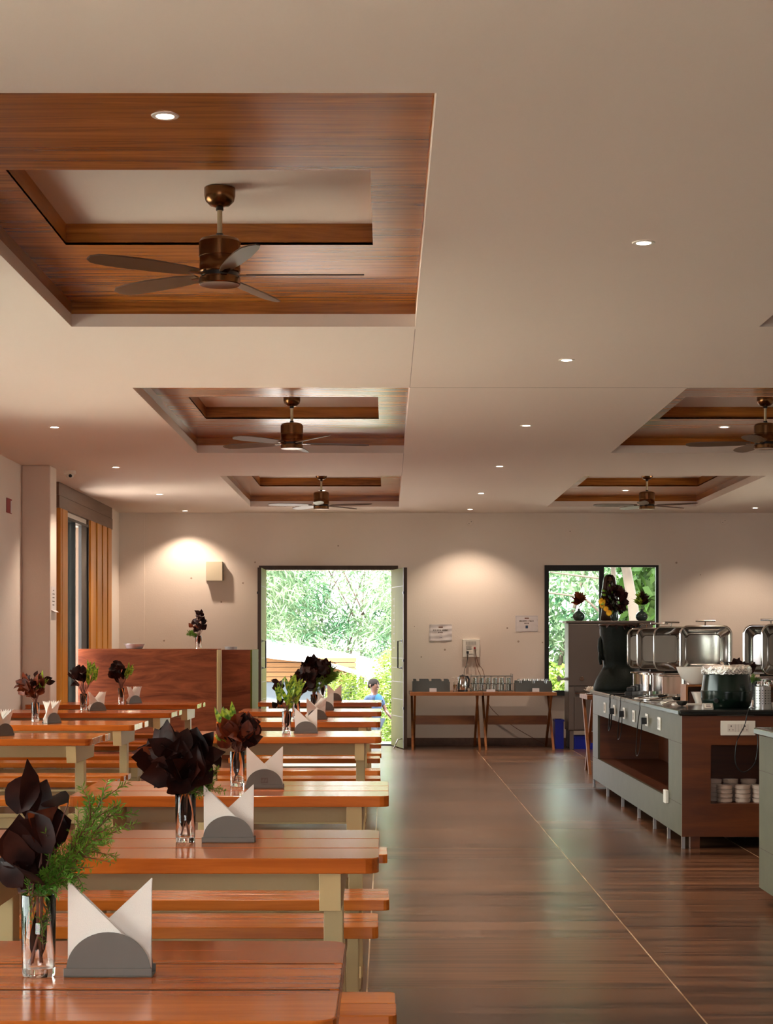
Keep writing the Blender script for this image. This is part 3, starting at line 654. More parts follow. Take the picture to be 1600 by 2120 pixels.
# ------------------------------------------------------------------ napkin holders and napkins
def make_holder(label):
    t = thing('napkin_holder', label, 'napkin holder')
    m = MB(); m.box(-.077, .077, -.026, .026, .0, .0022); m.box(-.077, .077, -.026, -.0235, .0022, .016); m.box(-.077, .077, .0235, .026, .0022, .016); m.build('base', M['plate_steel'], t, bevel=.001)
    for s in (-1, 1):
        p = [(-.073, .0023), (.073, .0023)]+[(.073*math.cos(a), .012+.066*math.sin(a)) for a in [PI*k/24 for k in range(25)]]
        m = MB(); y_ = s*.0205; m.prism(p, y_-.0009, y_+.0009, 'y'); m.build('side_plate', M['plate_steel'], t)
    return t
def napkins(loc, rz, label, seed=0, fan_=0.0, mt='napkin', sheets=6, group='folded napkins in the holders'):
    r = random.Random(seed); m = MB()
    for s, tri in ((1, [(-.071, .003), (.070, .003), (.0705, .028), (-.071, .166)]), (-1, [(-.070, .003), (.071, .003), (.0715, .167), (-.0695, .034)])):
        for k in range(sheets):
            y0 = s*(-.0175+k*.0028); dx = r.uniform(-.0012, .0012)+fan_*k*.004*s*(-1 if s > 0 else 1); dz = r.uniform(-.002, .002)-k*.0006
            th = .0011; N = 6
            # slightly cupped sheet built from strips
            (ax, az), (bx, bz), (cx, cz), (ex, ez) = tri
            top = []; 
            for i in range(N+1):
                u = i/N
                lo = (ax+(bx-ax)*u, az+(bz-az)*u); hi = (ex+(cx-ex)*u+dx, ez+(cz-ez)*u+(dz if (s > 0) == (i == 0) else 0))
                for j in range(4):
                    w_ = j/3; x = lo[0]+(hi[0]-lo[0])*w_; z = lo[1]+(hi[1]-lo[1])*w_
                    lean = (fan_*.02*s*(k-2)*(z/.16)**2)*(-1)
                    top.append((x, y0+.0015*math.sin(u*PI)+lean, z))
            b = [(p[0], p[1]+th, p[2]) for p in top]; n_ = len(top); fs = []
            for i in range(N):
                for j in range(3):
                    q = i*4+j; fs += [(q, q+4, q+5, q+1), (n_+q, n_+q+1, n_+q+5, n_+q+4)]
            for i in range(N): fs += [(i*4+3, i*4+7, n_+i*4+7, n_+i*4+3), (i*4, n_+i*4, n_+i*4+4, i*4+4)]
            for j in range(3): fs += [(j, j+1, n_+j+1, n_+j), (N*4+j, n_+N*4+j, n_+N*4+j+1, N*4+j+1)]
            m.add(top+b, fs)
    o = m.build('folded_napkins', M[mt], None, loc=loc); o.rotation_euler = (0, 0, rz)
    return tag(o, label, 'napkins', group)
NP = [(223, 2024, 0, 'nearest aisle-row table'), (472, 1745, 0, 'second aisle-row table'), (547, 1633, 0, 'third aisle-row table'), (633, 1518.5, 0, 'fourth aisle-row table'),
      (655, 1490, .25, 'fifth aisle-row table'), (673, 1470.5, 0, 'sixth aisle-row table'), (692, 1450.5, 0, 'farthest aisle-row table'),
      (4, 1523.5, 1.0, 'nearest left-row table'), (106, 1498, 1.05, 'second left-row table'), (200, 1472, .55, 'third left-row table'), (277, 1456.5, .8, 'farthest left-row table')]
h0 = None
for i, (px, py, rz, wh) in enumerate(NP):
    x, y = onT(px, py); y += .026
    lb = 'half-round steel napkin holder on the ' + wh
    if h0 is None: h0 = make_holder(lb); h_ = h0
    else: h_ = dup(h0, (0, 0, 0), 0, lb)
    h_['group'] = 'steel napkin holders'; h_.location = (x, y, TT); h_.rotation_euler = (0, 0, rz)
    napkins((x, y, TT), rz, 'white folded napkins standing in the steel holder on the ' + wh, i, 0 if rz == 0 else 1.0)
    if i == 2:
        g = MB(); g.box(-.014, .014, -.0222, -.0216, .022, .044); s_ = g.build('logo_plate', M['ink'], h_); s_['label'] = 'small square stamped logo'
        g = MB()
        for u, v in ((-.010, .004), (-.004, .010), (.003, .005), (.008, .013)): g.box(u, u+.003, -.0226, -.0223, .024+v*.3, .034+v*.5)
        g.build('logo_mark', M['plate_steel'], s_)
        g = MB(); g.box(-.009, .009, -.0222, -.0216, .014, .017); g.build('logo_plate', M['ink'], h_)
# dotted brown napkin on the fifth aisle table
x, y = onT(664, 1489)
m = MB(); m.prism([(-.052, .001), (.052, .001), (.056, .012), (0.0, .10), (-.056, .012)], -.002, .002, 'y'); o = m.build('dotted_napkin', M['dot'], None, bevel=.0008)
o.location = (x, y-.035, TT); tag(o, 'brown napkin with white polka dots propped on the fifth aisle-row table', 'napkin')
d = MB()
for u, v in ((-.02, .03), (.0, .03), (.02, .03), (-.01, .05), (.01, .05), (0, .07), (-.035, .018), (.035, .018)): d.lathe([(.0045, -.0028), (.0045, -.0021)], (u, 0, v), 10, 'y')
d.build('polka_dots', M['napkin'], o)
# ------------------------------------------------------------------ brown counter at the back left
t = thing('partition_counter', 'red-brown laminate partition counter across the back left corner', 'counter', (0, 0, 0))
YA = 20.36
m = MB(); m.box(XL+.015, -1.91, YA, YA+.02, 0, 1.258); m.build('front_panel', M['redwood'], t)
m = MB(); m.box(-1.908, -1.90, YA, YA+.46, 0, 1.258); m.box(XL+.015, -1.909, YA+.44, YA+.46, 0, 1.257); m.build('end_panel', M['cream'], t)
m = MB(); m.box(XL+.015, -1.899, YA-.004, YA+.47, 1.2585, 1.268); m.build('counter_top', M['redwood'], t)
m = MB(); m.box(-1.895, -1.565, YA+.48, YA+.50, 0, 1.258); m.box(-1.895, -1.565, YA+.50, YA+.98, 1.19, 1.205); m.build('side_front_panel', M['redwood'], t)
m = MB(); m.box(-1.565, -1.545, YA+.48, YA+1.5, 0, 1.258); m.build('side_end_panel', M['door'], t)
M['bowl_steel'] = mat('satin_steel_bowl', (.60, .60, .60), .35, .6)
def steel_bowl(loc, r, h, label):
    m = MB(); m.lathe([(.001, .0), (r*.72, 0), (r*.80, .008), (r*.97, h-.003), (r*1.06, h), (r*1.05, h+.002), (r*.94, h-.003), (r*.77, .012), (.001, .006)], (0, 0, 0), 36)
    o = m.build('steel_bowl', M['bowl_steel'], None, smooth=.8, loc=loc); return tag(o, label, 'bowl')
steel_bowl(((277-800)*20.55/F, 20.6, 1.268), .115, .055, 'wide shallow steel bowl on the left part of the brown partition counter')
steel_bowl((-1.80, 20.97, 1.205), .075, .085, 'small steel bowl at the notch of the brown partition counter, near the door')
foliage_vase((411-800)*20.6/F, 20.6, 1.268, 'glass vase with a tall dark branch on the brown partition counter', [('dark', 24, (.01, .30, .09, .11), .075, .055), ('dark', 5, (.02, .42, .04, .04), .07, .05), ('red', 4, (-.06, .26, .04, .03), .07, .05), ('fern', 5, (-.10, .18, .04, .03), .014, 0)], 21, h=.15, r=.034, group='tumbler vases with cut leaves')

# ------------------------------------------------------------------ things on the walls and ceiling
t = thing('alarm_box', 'cream box mounted high on the far wall left of the open door', 'wall box', ((445-800)*WALL/F, WALL, wz(1183)))
m = MB(); m.box(-.105, .105, -.10, -.02, -.125, .125); m.build('cover', mat('cream_box', (.62, .54, .40), .5), t, bevel=.004)
m = MB(); m.box(-.118, .118, -.02, 0, -.118, .118); m.box(.106, .12, -.075, -.02, -.02, .02); m.build('back_plate', M['socket_grey'], t)
t = thing('security_camera', 'white dome security camera on the ceiling beside the left pier', 'camera', (-3.12, 17.85, CEIL))
m = MB(); m.lathe([(.052, -.034), (.060, -.028), (.060, 0)], (0, 0, 0), 28); m.build('mount', M['white'], t, smooth=.5)
m = MB(); m.lathe([(.001, -.078), (.02, -.074), (.035, -.062), (.042, -.045), (.042, -.034)], (0, 0, 0), 24); m.build('eyeball', M['white'], t, smooth=.9)
m = MB(); m.lathe([(.016, -.046), (.016, -.030)], (.012, 0, -.052), 16, 'y'); m.build('lens', M['black'], t, smooth=.5)
for px, py, lb in ((973, 1082, 'round blank cover plate high on the far wall above the wall socket'), (1498, 1080, 'round blank cover plate high on the far wall at the right edge')):
    t = thing('cover_plate', lb, 'cover plate', (wx(px), WALL, wz(py)))
    m = MB(); m.lathe([(.040, -.004), (.045, -.0002)], (0, 0, 0), 28, 'y'); m.build('disc', M['wall'], t, smooth=.4)
    m = MB(); m.lathe([(.005, -.007), (.005, -.0045)], (-.014, 0, -.012), 8, 'y'); m.lathe([(.005, -.007), (.005, -.0045)], (.016, 0, .014), 8, 'y'); m.build('screw', M['ink'], t)
def notice(name, label, x, z, w_, h_, crumple, seed):
    r = random.Random(seed); t = thing(name, label, 'notice', (x, WALL, z)); m = MB(); N = 14
    fn = lambda u, v: -.0035-(.006*crumple*(.5+.5*math.sin(v*19+2.2*math.sin(u*2.5+seed)))+.002*crumple*math.sin(u*11+v*7))
    vs = []
    for j in range(N+1):
        for i in range(N+1):
            u, v = i/N, j/N; vs.append(((u-.5)*w_, fn(u, v), (v-.5)*h_))
    n1 = len(vs); vs += [(p[0], p[1]+.0006, p[2]) for p in vs]; fs = []
    for j in range(N):
        for i in range(N):
            q = j*(N+1)+i; fs += [(q, q+1, q+N+2, q+N+1), (n1+q, n1+q+N+1, n1+q+N+2, n1+q+1)]
    m.add(vs, fs); m.build('sheet', M['paper'], t, smooth=2)
    def bars(nm, rects, mt_):
        b = MB()
        for u0, u1, v0, v1 in rects:
            ns = max(1, int((u1-u0)*16))
            for k in range(ns):
                a = u0+(u1-u0)*k/ns; c_ = u0+(u1-u0)*(k+1)/ns
                P_ = [((a-.5)*w_, fn(a, v0)-.0009, (v0-.5)*h_), ((c_-.5)*w_, fn(c_, v0)-.0009, (v0-.5)*h_), ((c_-.5)*w_, fn(c_, v1)-.0009, (v1-.5)*h_), ((a-.5)*w_, fn(a, v1)-.0009, (v1-.5)*h_)]
                b.add(P_+[(p[0], p[1]+.0004, p[2]) for p in P_], [(0, 1, 2, 3), (7, 6, 5, 4), (0, 4, 5, 1), (2, 6, 7, 3), (1, 5, 6, 2), (3, 7, 4, 0)])
        b.build(nm, M[mt_], t)
    letters = []
    u = .17
    for k in range(13):
        wd = r.choice((.035, .045, .05)); 
        if k != 7: letters.append((u, u+wd*.55, .62, .70)); letters.append((u+wd*.55, u+wd*.8, r.choice((.62, .66)), r.choice((.67, .70))))
        u += wd+.008
    u = .40
    for k in range(4): letters.append((u, u+.035, .48, .55)); u += .052
    bars('printed_text', letters, 'ink')
    bars('printed_border', [(.03, .97, .965, .975), (.03, .97, .03, .04), (.03, .036, .04, .965), (.964, .97, .04, .965)], 'ink')
    bars('printed_emblem', [(.41, .60, .80, .87)], 'brown_ink'); bars('printed_logo', [(.45, .56, .20, .38)], 'blue_ink')
notice('wall_notice', 'crumpled printed paper notice taped left of the wall socket', wx(912), wz(1310), .295, .215, 1.0, 1)
notice('wall_notice', 'flat printed paper notice taped beside the far window', wx(1090), wz(1291), .295, .21, .25, 2)
t = thing('pier_notice', 'printed paper sheet on the side of the left pier', 'notice', (-3.2045, 17.43, 1.76))
m = MB(); m.box(0, .001, -.11, .12, -.11, .115); m.add([(0, -.11, -.11), (.0, .12, -.11), (.03, .12, -.13), (.03, -.11, -.13), (.001, -.11, -.109), (.001, .12, -.109), (.031, .12, -.129), (.031, -.11, -.129)], [(0,1,2,3),(7,6,5,4),(0,4,5,1),(1,5,6,2),(2,6,7,3),(3,7,4,0)]); m.build('sheet', M['paper'], t)
m = MB()
for k, (a, b) in enumerate(((-.02, .03), (-.05, .06), (-.05, .05), (-.06, .06), (-.05, .04))): m.box(.001, .0016, a, b, .075-.035*k, .085-.035*k)
m.build('printed_text', M['ink'], t)
m = MB(); m.box(XL+.0005, XL+.006, 16.58, 16.80, 2.53, 2.665); o = m.build('red_sign', M['red']); tag(o, 'small red sign on the left wall near the pier', 'sign')
m = MB(); m.box(XL+.006, XL+.008, 16.74, 16.79, 2.535, 2.65); m.build('sign_edge', M['paper'], o)

# ------------------------------------------------------------------ switch box with plugged cables
t = thing('socket_box', 'cream switch and socket board on the far wall above the trestle tables', 'socket', (wx(975), WALL, wz(1342)))
m = MB(); m.box(-.112, .112, -.045, 0, -.118, .118); m.build('case', M['white'], t, bevel=.006)
m = MB()
for k in range(7): m.box(-.068+k*.019, -.052+k*.019, -.052, -.0455, .045, .088)
for k in range(4): m.box(-.065+k*.018, -.05+k*.018, -.052, -.0455, -.012, .028)
m.build('switches', M['socket_grey'], t)
m = MB(); m.box(.022, .068, -.050, -.0455, -.018, .035); m.box(-.065, .068, -.049, -.0455, -.075, -.03); m.build('outlets', M['white'], t)
m = MB(); m.box(.032, .056, -.085, -.0505, -.012, .018); m.build('red_plug', M['red'], t, bevel=.003)
m = MB(); m.box(-.062, -.032, -.085, -.0495, -.07, -.038); m.build('black_plug', M['black'], t, bevel=.003)
TBZ = .72
bx, by = wx(975), WALL
def cable(name, label, pts, r=.004, mt_='black'):
    m = MB(); P_ = []
    pts = [Vector(p) for p in pts]
    for i in range(len(pts)-1):
        a = pts[max(i-1, 0)]; b = pts[i]; c_ = pts[i+1]; d = pts[min(i+2, len(pts)-1)]
        for k in range(6):
            s = k/6; P_.append(.5*((2*b)+(c_-a)*s+(2*a-5*b+4*c_-d)*s*s+(3*b-a-3*c_+d)*s**3))
    P_.append(pts[-1]); m.tube(P_, r, 6, 0)
    o = m.build(name, M[mt_], None, smooth=1.2); return tag(o, label, 'cable')
cable('kettle_cable', 'black cable from the wall socket down to the electric kettle', [(bx-.047, by-.09, wz(1342)-.07), (bx-.06, by-.1, wz(1342)-.2), (bx-.10, by-.2, .95), (bx-.07, by-.3, .80), (bx-.0, by-.35, TBZ+.01)])
cable('power_cable', 'thin dark cable from the red plug down behind the glass rack', [(bx+.044, by-.09, wz(1342)-.01), (bx+.09, by-.08, wz(1342)-.2), (bx+.15, by-.08, .98), (bx+.2, by-.06, .76), (bx+.25, by-.04, .5), (bx+.55, by-.03, .25), (bx+.95, by-.04, .02)], .004, 'brown_ink')
cable('power_cable', 'second thin dark cable hanging left of the red plug cable', [(bx+.05, by-.06, wz(1342)-.119), (bx+.055, by-.06, 1.1), (bx+.09, by-.08, .98), (bx+.12, by-.12, .90), (bx+.14, by-.16, TBZ+.01)], .004, 'brown_ink')

# ------------------------------------------------------------------ trestle tables
def trestle(x0, x1, y0, y1, label, top=TBZ):
    t = thing('trestle_table', label, 'table', ((x0+x1)/2, (y0+y1)/2, 0)); hx, hy = (x1-x0)/2, (y1-y0)/2
    m = MB(); n_ = 4
    for k in range(n_): m.box(-hx, hx, -hy+2*hy*k/n_, -hy+2*hy*(k+1)/n_-.004, top-.042, top)
    m.build('tabletop', M['tablewood'], t, bevel=.003)
    for s in (-1, 1):
        for q in (-1, 1):
            xc = s*(hx-.05)+q*.014*s; w_ = .035; ya, yb = -q*(hy-.06), q*(hy-.06)
            l = MB(); l.prism([(ya-w_, 0), (ya+w_, 0), (yb+w_, top-.0425), (yb-w_, top-.0425)], xc-.0138, xc+.0138, 'x'); l.build('leg', M['tablewood'], t)
    m = MB(); m.box(-hx+.08, hx-.08, -.012, .012, .30, .415); m.build('stretcher', M['tablewood'], t, bevel=.002)
    return t
trestle(.29, 1.20, 22.55, 23.45, 'brown wooden trestle table against the far wall, the one next to the door')
trestle(1.206, 2.12, 22.55, 23.45, 'brown wooden trestle table against the far wall, the one next to the window')

# crates, kettle, racks
def crate(x0, x1, y0, y1, z, h, label):
    t = thing('plastic_crate', label, 'crate', ((x0+x1)/2, (y0+y1)/2, z)); hx, hy = (x1-x0)/2, (y1-y0)/2; m = MB(); th = .006
    for (a, b, c_, d) in ((-hx, hx, -hy, -hy+th), (-hx, hx, hy-th, hy), (-hx, -hx+th, -hy+th, hy-th), (hx-th, hx, -hy+th, hy-th)): m.box(a, b, c_, d, 0, h-.03)
    m.box(-hx+th, hx-th, -hy+th, hy-th, 0, .006)
    for s in (-1, 1):     # notched upper rim
        y_ = s*hy; k = -hx
        ya, yb = (y_-.012, y_+.003) if s > 0 else (y_-.003, y_+.012)
        m.box(-hx, hx, ya, yb, h-.045, h-.03)
        for (a, b) in ((-.95, -.80), (-.62, -.12), (.05, .55), (.72, .95)): m.box(a*hx, b*hx, ya, yb, h-.03, h)
        for a in (-.7, -.2, .35, .8): m.box(a*hx-.006, a*hx+.006, ya, yb, h-.09, h-.045)
    m.build('body', M['crate'], t)
    m = MB(); m.box(-hx*.1, hx*.28, -hy-.03, -hy-.027, .001, .045); m.build('label_card', M['paper'], t)
    return t
crate(.33, .80, 22.85, 23.25, TBZ, .155, 'grey plastic crate on the trestle table next to the door')
crate(1.63, 2.09, 22.85, 23.25, TBZ, .135, 'grey plastic crate with upturned glasses on the trestle table by the window')
def tumblers(xs, ys, z, h, r, up, where, grp):
    m0 = None
    for j, y in enumerate(ys):
        for i, x in enumerate(xs):
            lb = where % (['front', 'back', 'third'][j], ['first', 'second', 'third', 'fourth', 'fifth', 'sixth', 'seventh', 'eighth'][i])
            if m0 is None:
                pr = [(r*.8, 0), (r, h), (r*.93, h), (r*.74, .004), (.001, .004)]
                if not up: pr = [(p, h-q) for p, q in pr]
                m = MB(); m.lathe(pr, (0, 0, 0), 16, cap=True); o = m.build('drinking_glass', M['glass_thin'], None, smooth=.8); m0 = o
            else: o = m0.copy(); COL.objects.link(o)
            o.location = (x, y, z); tag(o, lb, 'glass', grp)
M['glass_thin'] = pane_mat('thin_tumbler_glass', (.90, .92, .90))
tumblers([1.67+.055*k for k in range(8)], [22.90], TBZ+.0065, .155, .024, False, 'upside-down tumbler in the %s row of the window-side crate, %s from the left', 'tumblers in the grey crate')
t = thing('wire_rack', 'grey wire rack full of tumblers on the trestle table', 'rack', (1.33, 23.02, TBZ))
m = MB(); hx, hy = .262, .15
for z in (.012, .10, .195):
    for s in (-1, 1):
        m.tube([(-hx, s*hy, z), (hx, s*hy, z)], .0035, 5); m.tube([(s*hx, -hy, z), (s*hx, hy, z)], .0035, 5)
for k in range(7):
    x = -hx+2*hx*k/6
    for s in (-1, 1): m.tube([(x, s*hy, 0), (x, s*hy, .195+(.03 if k in (0, 6) else 0))], .0035, 5)
    m.tube([(x, -hy, .006), (x, hy, .006)], .003, 5)
m.build('wire_frame', M['crate'], t)
m = MB(); m.box(-.07, .04, -hy-.04, -hy-.037, .001, .03); m.build('label_card', M['paper'], t)
tumblers([1.115+.0855*k for k in range(6)], [22.92, 23.05], TBZ+.012, .165, .032, False, 'upside-down tumbler in the %s row of the wire rack, %s from the left', 'tumblers in the wire rack')
t = thing('electric_kettle', 'steel and black electric kettle on the trestle table', 'kettle', (.965, 22.95, TBZ))
m = MB(); m.lathe([(.062, .02), (.068, .05), (.064, .11), (.052, .17), (.046, .19)], (0, 0, 0), 28); m.build('body', M['steel'], t, smooth=.8)
m = MB(); m.lathe([(.066, 0), (.066, .0195)], (0, 0, 0), 28); m.build('base', M['black'], t, smooth=.5)
m = MB(); m.lathe([(.047, .1905), (.040, .202), (.012, .207), (.010, .215), (.001, .216)], (0, 0, 0), 24); m.build('lid', M['black'], t, smooth=.6)
m = MB(); m.prism([(.03, .20), (.07, .20), (.088, .16), (.086, .07), (.066, .035), (.060, .05), (.068, .08), (.068, .15), (.052, .18)], -.012, .012, 'y'); m.build('handle', M['black'], t, bevel=.003)
m = MB(); m.prism([(-.048, .185), (-.075, .183), (-.055, .14)], -.012, .012, 'y'); m.build('spout', M['steel'], t)
def petals(mb, c_, n_, R, rnd, up=.4, W=.4):
    for k in range(n_):
        a = 2*PI*k/n_+rnd.uniform(-.1, .1); mb.leaf(c_, (math.cos(a), math.sin(a), up+rnd.uniform(-.2, .2)), (0, 0, 1), R, R*W, -.2, .3, 4)
t = thing('flower_glass', 'small glass of pale flowers between the grey crate and the kettle', 'vase', (.862, 22.8, TBZ))
glass_vase(t, .09, .022); m = MB(); rnd = random.Random(3)
for k in range(9): petals(m, (rnd.gauss(0, .012), rnd.gauss(0, .012), .12+rnd.uniform(-.03, .06)), 7, .026, rnd)
m.build('flowers', M['lotus'], t); m = MB()
for k in range(4): m.tube([(0, 0, .01), (rnd.gauss(0, .01), rnd.gauss(0, .01), .12)], .0015, 4)
m.build('stems', M['stem'], t)

# ------------------------------------------------------------------ steel cabinet with its ornaments
CX0, CX1, CY0, CY1, CZ = 2.25, 3.36, 22.67, 23.2, 1.613
t = thing('steel_cabinet', 'tall stainless steel cabinet in front of the far window', 'cabinet', ((CX0+CX1)/2, (CY0+CY1)/2, 0)); hx, hy = (CX1-CX0)/2, (CY1-CY0)/2
m = MB(); m.box(-hx+.03, hx-.02, -hy+.03, hy, .235, 1.585); m.build('body', M['fridge'], t, bevel=.006)
m = MB(); m.box(-hx, hx, -hy, hy+.0, 1.586, CZ); m.build('top_plate', M['fridge'], t, bevel=.003)
m = MB(); m.box(-hx+.035, .0, -hy, -hy+.0295, .80, 1.57); dr = m.build('door', M['fridge'], t, bevel=.004)
h = MB(); h.lathe([(.028, -.012), (.034, 0)], (-.36, -hy-.001, .86+.03), 20, 'y'); h.lathe([(.010, -.03), (.012, -.0125)], (-.36, -hy-.001, .905), 12, 'y'); h.build('knob', M['steel'], dr, smooth=.6)
m = MB(); m.box(.006, hx-.025, -hy, -hy+.0295, .80, 1.57); m.build('door', M['fridge'], t, bevel=.004)
m = MB(); m.box(-hx+.10, hx-.025, -hy, -hy+.0295, .25, .66); m.build('lower_door', M['fridge'], t, bevel=.004)
m = MB(); m.box(-hx+.10, hx-.025, -hy+.004, -hy+.0295, .735, .79); m.box(-hx+.035, -hx+.095, -hy+.004, -hy+.0295, .25, .79); m.build('side_strip', M['fridge'], t)
m = MB(); m.box(-hx+.11, hx-.03, -hy-.012, -hy+.0285, .70, .715); m.build('shelf_edge', M['steel'], t)
for a, b in ((-hx+.045, -hx+.095), (hx-.09, hx-.04)):
    for c_, d in ((-hy+.03, -hy+.08), (hy-.06, hy-.01)):
        l = MB(); l.box(a, b, c_, d, 0, .2345); l.build('leg', M['fridge'], t, bevel=.003)
m = MB(); m.box(-hx+.0, -hx+.0295, -.02, .0, .86, .90); m.prism([(-.10, .90), (-.07, .93), (-.03, .885), (0, .89), (0, .87), (-.05, .86), (-.075, .845)], -.015, -.005, 'y')
m.v = [(v[0]-hx if i >= 8 else v[0], v[1], v[2]) for i, v in enumerate(m.v)]; m.build('latch', M['brushed'], t)
def crate2(name, x0, x1, y0, y1, h, label):
    t = thing(name, label, 'crate', ((x0+x1)/2, (y0+y1)/2, 0)); hx, hy = (x1-x0)/2, (y1-y0)/2; m = MB(); th = .008
    for (a, b, c_, d) in ((-hx, hx, -hy, -hy+th), (-hx, hx, hy-th, hy), (-hx, -hx+th, -hy+th, hy-th), (hx-th, hx, -hy+th, hy-th)): m.box(a, b, c_, d, 0, h)
    m.box(-hx+th, hx-th, -hy+th, hy-th, 0, .01); m.build('body', M['blue'], t, bevel=.002)
    m = MB(); m.box(-hx-.008, hx+.008, -hy-.008, -hy-.0005, h-.025, h); m.box(-hx-.008, -hx-.0005, -hy-.0005, hy, h-.025, h); m.box(hx+.0005, hx+.008, -hy-.0005, hy, h-.025, h); m.build('rim', M['blue'], t)
crate2('waste_bin', 2.125, 2.232, 22.82, 23.1, .37, 'tall narrow blue plastic bin standing left of the steel cabinet')
crate2('blue_crate', 2.36, 2.95, 22.78, 23.1, .165, 'low blue plastic crate under the steel cabinet')

def bud_vase(x, y, z, label, seed, kind):
    t = thing('bud_vase', label, 'vase', (x, y, z), 0, 'round bud vases on the steel cabinet'); r = random.Random(seed)
    m = MB(); m.lathe([(.04, 0), (.062, .015), (.078, .045), (.076, .075), (.055, .105), (.02, .125), (.014, .14), (.019, .155)], (0, 0, 0), 28); m.build('pot', M['pot'], t, smooth=1)
    m = MB(); g = MB()
    for k in range(70):
        a = r.uniform(0, 2*PI); el = r.uniform(.2, 1.4); d = Vector((math.cos(a)*math.cos(el), math.sin(a)*math.cos(el), math.sin(el)+.1))
        b = Vector((0, 0, .23+r.uniform(-.03, .05))); tgt = g if kind and d.x < -.2 else m
        tgt.leaf(b, d, (r.gauss(0, .5), -1, 1), .11*r.uniform(.8, 1.2), .05, .2, .2, 6, 0, r, .12)
    for k in range(5):
        a = r.uniform(0, 2*PI); m.leaf((0, 0, .17), (math.cos(a), math.sin(a), .4), (0, 0, 1), .055, .03, .3, .2, 5)
    m.build('leaves', M['red_leaf'] if not kind else M['dark_leaf'], t, smooth=1)
    if g.v: g.build('green_leaves', M['green_leaf'], t, smooth=1)
    s = MB(); s.tube([(0, 0, .05), (0, 0, .25)], .004, 6); s.build('stem', M['stem'], t)
bud_vase((1198-800)*22.85/F, 22.85, CZ, 'round dark bud vase at the left end of the steel cabinet top', 1, 0)
bud_vase((1328-800)*22.85/F, 22.85, CZ, 'round dark bud vase at the right end of the steel cabinet top', 2, 1)
# hooded statuette
t = thing('statuette', 'dark carved hooded figure standing behind the bouquet on the steel cabinet', 'statuette', ((1262-800)*23.0/F, 23.02, CZ))
m = MB(); m.lathe([(.10, 0), (.12, .02), (.11, .10), (.10, .20), (.115, .30), (.105, .36), (.06, .395), (.045, .41)], (0, 0, 0), 28, sy=.7)
m.build('body', M['carved'], t, smooth=1)
m = MB(); m.lathe([(.040, .40), (.055, .43), (.062, .47), (.058, .52), (.040, .555), (.001, .572)], (0, 0, 0), 28, sy=.85)
hd = m.build('head', M['carved'], t, smooth=1)
m = MB(); m.lathe([(.001, -.076), (.009, -.068), (.013, -.052)], (0, 0, .475), 12, 'y'); m.box(-.02, .02, -.058, -.05, .444, .450); m.lathe([(.001, -.058), (.010, -.052), (.012, -.045)], (-.022, 0, .498), 10, 'y'); m.lathe([(.001, -.058), (.010, -.052), (.012, -.045)], (.022, 0, .498), 10, 'y'); m.build('face', M['statue'], hd, smooth=1)
# hood: shell open at the front
N = 20; vs = []; fs = []
prof = [(.105, .33), (.10, .39), (.088, .45), (.084, .50), (.072, .55), (.045, .585), (.002, .597)]
for r_, z_ in prof:
    for i in range(N+1):
        a = math.radians(-52+284*i/N); vs.append((r_*math.cos(a), r_*math.sin(a)*.85+.006, z_))
for j in range(len(prof)-1):
    for i in range(N):
        q = j*(N+1)+i; fs.append((q, q+1, q+N+2, q+N+1))
m = MB(); m.add(vs, fs); o = m.build('hood', M['carved'], t, smooth=1.2); sm = o.modifiers.new('shell', 'SOLIDIFY'); sm.thickness = .008
# central bouquet
t = thing('bouquet_vase', 'big dark bouquet with yellow blooms in a vase on the steel cabinet top', 'vase', ((1272-800)*22.8/F, 22.8, CZ)); r = random.Random(8)
m = MB(); m.lathe([(.035, 0), (.045, .01), (.05, .06), (.04, .10), (.045, .12)], (0, 0, 0), 24); m.build('pot', M['pot'], t, smooth=1)
m = MB()
for k in range(170):
    u = Vector((r.gauss(0, 1), r.gauss(0, 1), r.gauss(0, 1))).normalized(); P_ = Vector((u.x*.13, u.y*.085, .27+u.z*.15)); m.leaf(P_*.75+Vector((0, 0, .06)), u+Vector((0, 0, .1)), (r.gauss(0, 1), -1, r.gauss(0, 1)), .10, .075, .3, .2, 6, 0, r, .12)
m.build('dark_leaves', M['dark_leaf'], t, smooth=1)
m = MB()
for k in range(16):
    u = Vector((-abs(r.gauss(0, 1)), r.gauss(-.5, .5), r.gauss(0, 1))).normalized(); P_ = Vector((u.x*.13-.02, u.y*.09, .26+u.z*.15)); m.leaf(P_, u, (r.gauss(0, 1), -1, .3), .07, .035, .2, .2, 5)
m.build('green_leaves', M['fern'], t, smooth=1)
m = MB()
for c_, R in (((-.165, -.05, .24), .055), ((-.085, -.11, .10), .045), ((-.12, -.09, .15), .04), ((-.16, -.06, .19), .04)):
    for k in range(22):
        a = 2*PI*k/22; m.leaf(c_, (math.cos(a), -.35, math.sin(a)), (0, -1, 0), R, R*.25, .1, .1, 3)
m.build('yellow_blooms', M['yellow'], t)
m = MB()
for k in range(10): m.tube([(0, 0, .02), (r.gauss(0, .05), r.gauss(0, .03), .25)], .003, 5)
m.build('stems', M['stem'], t)
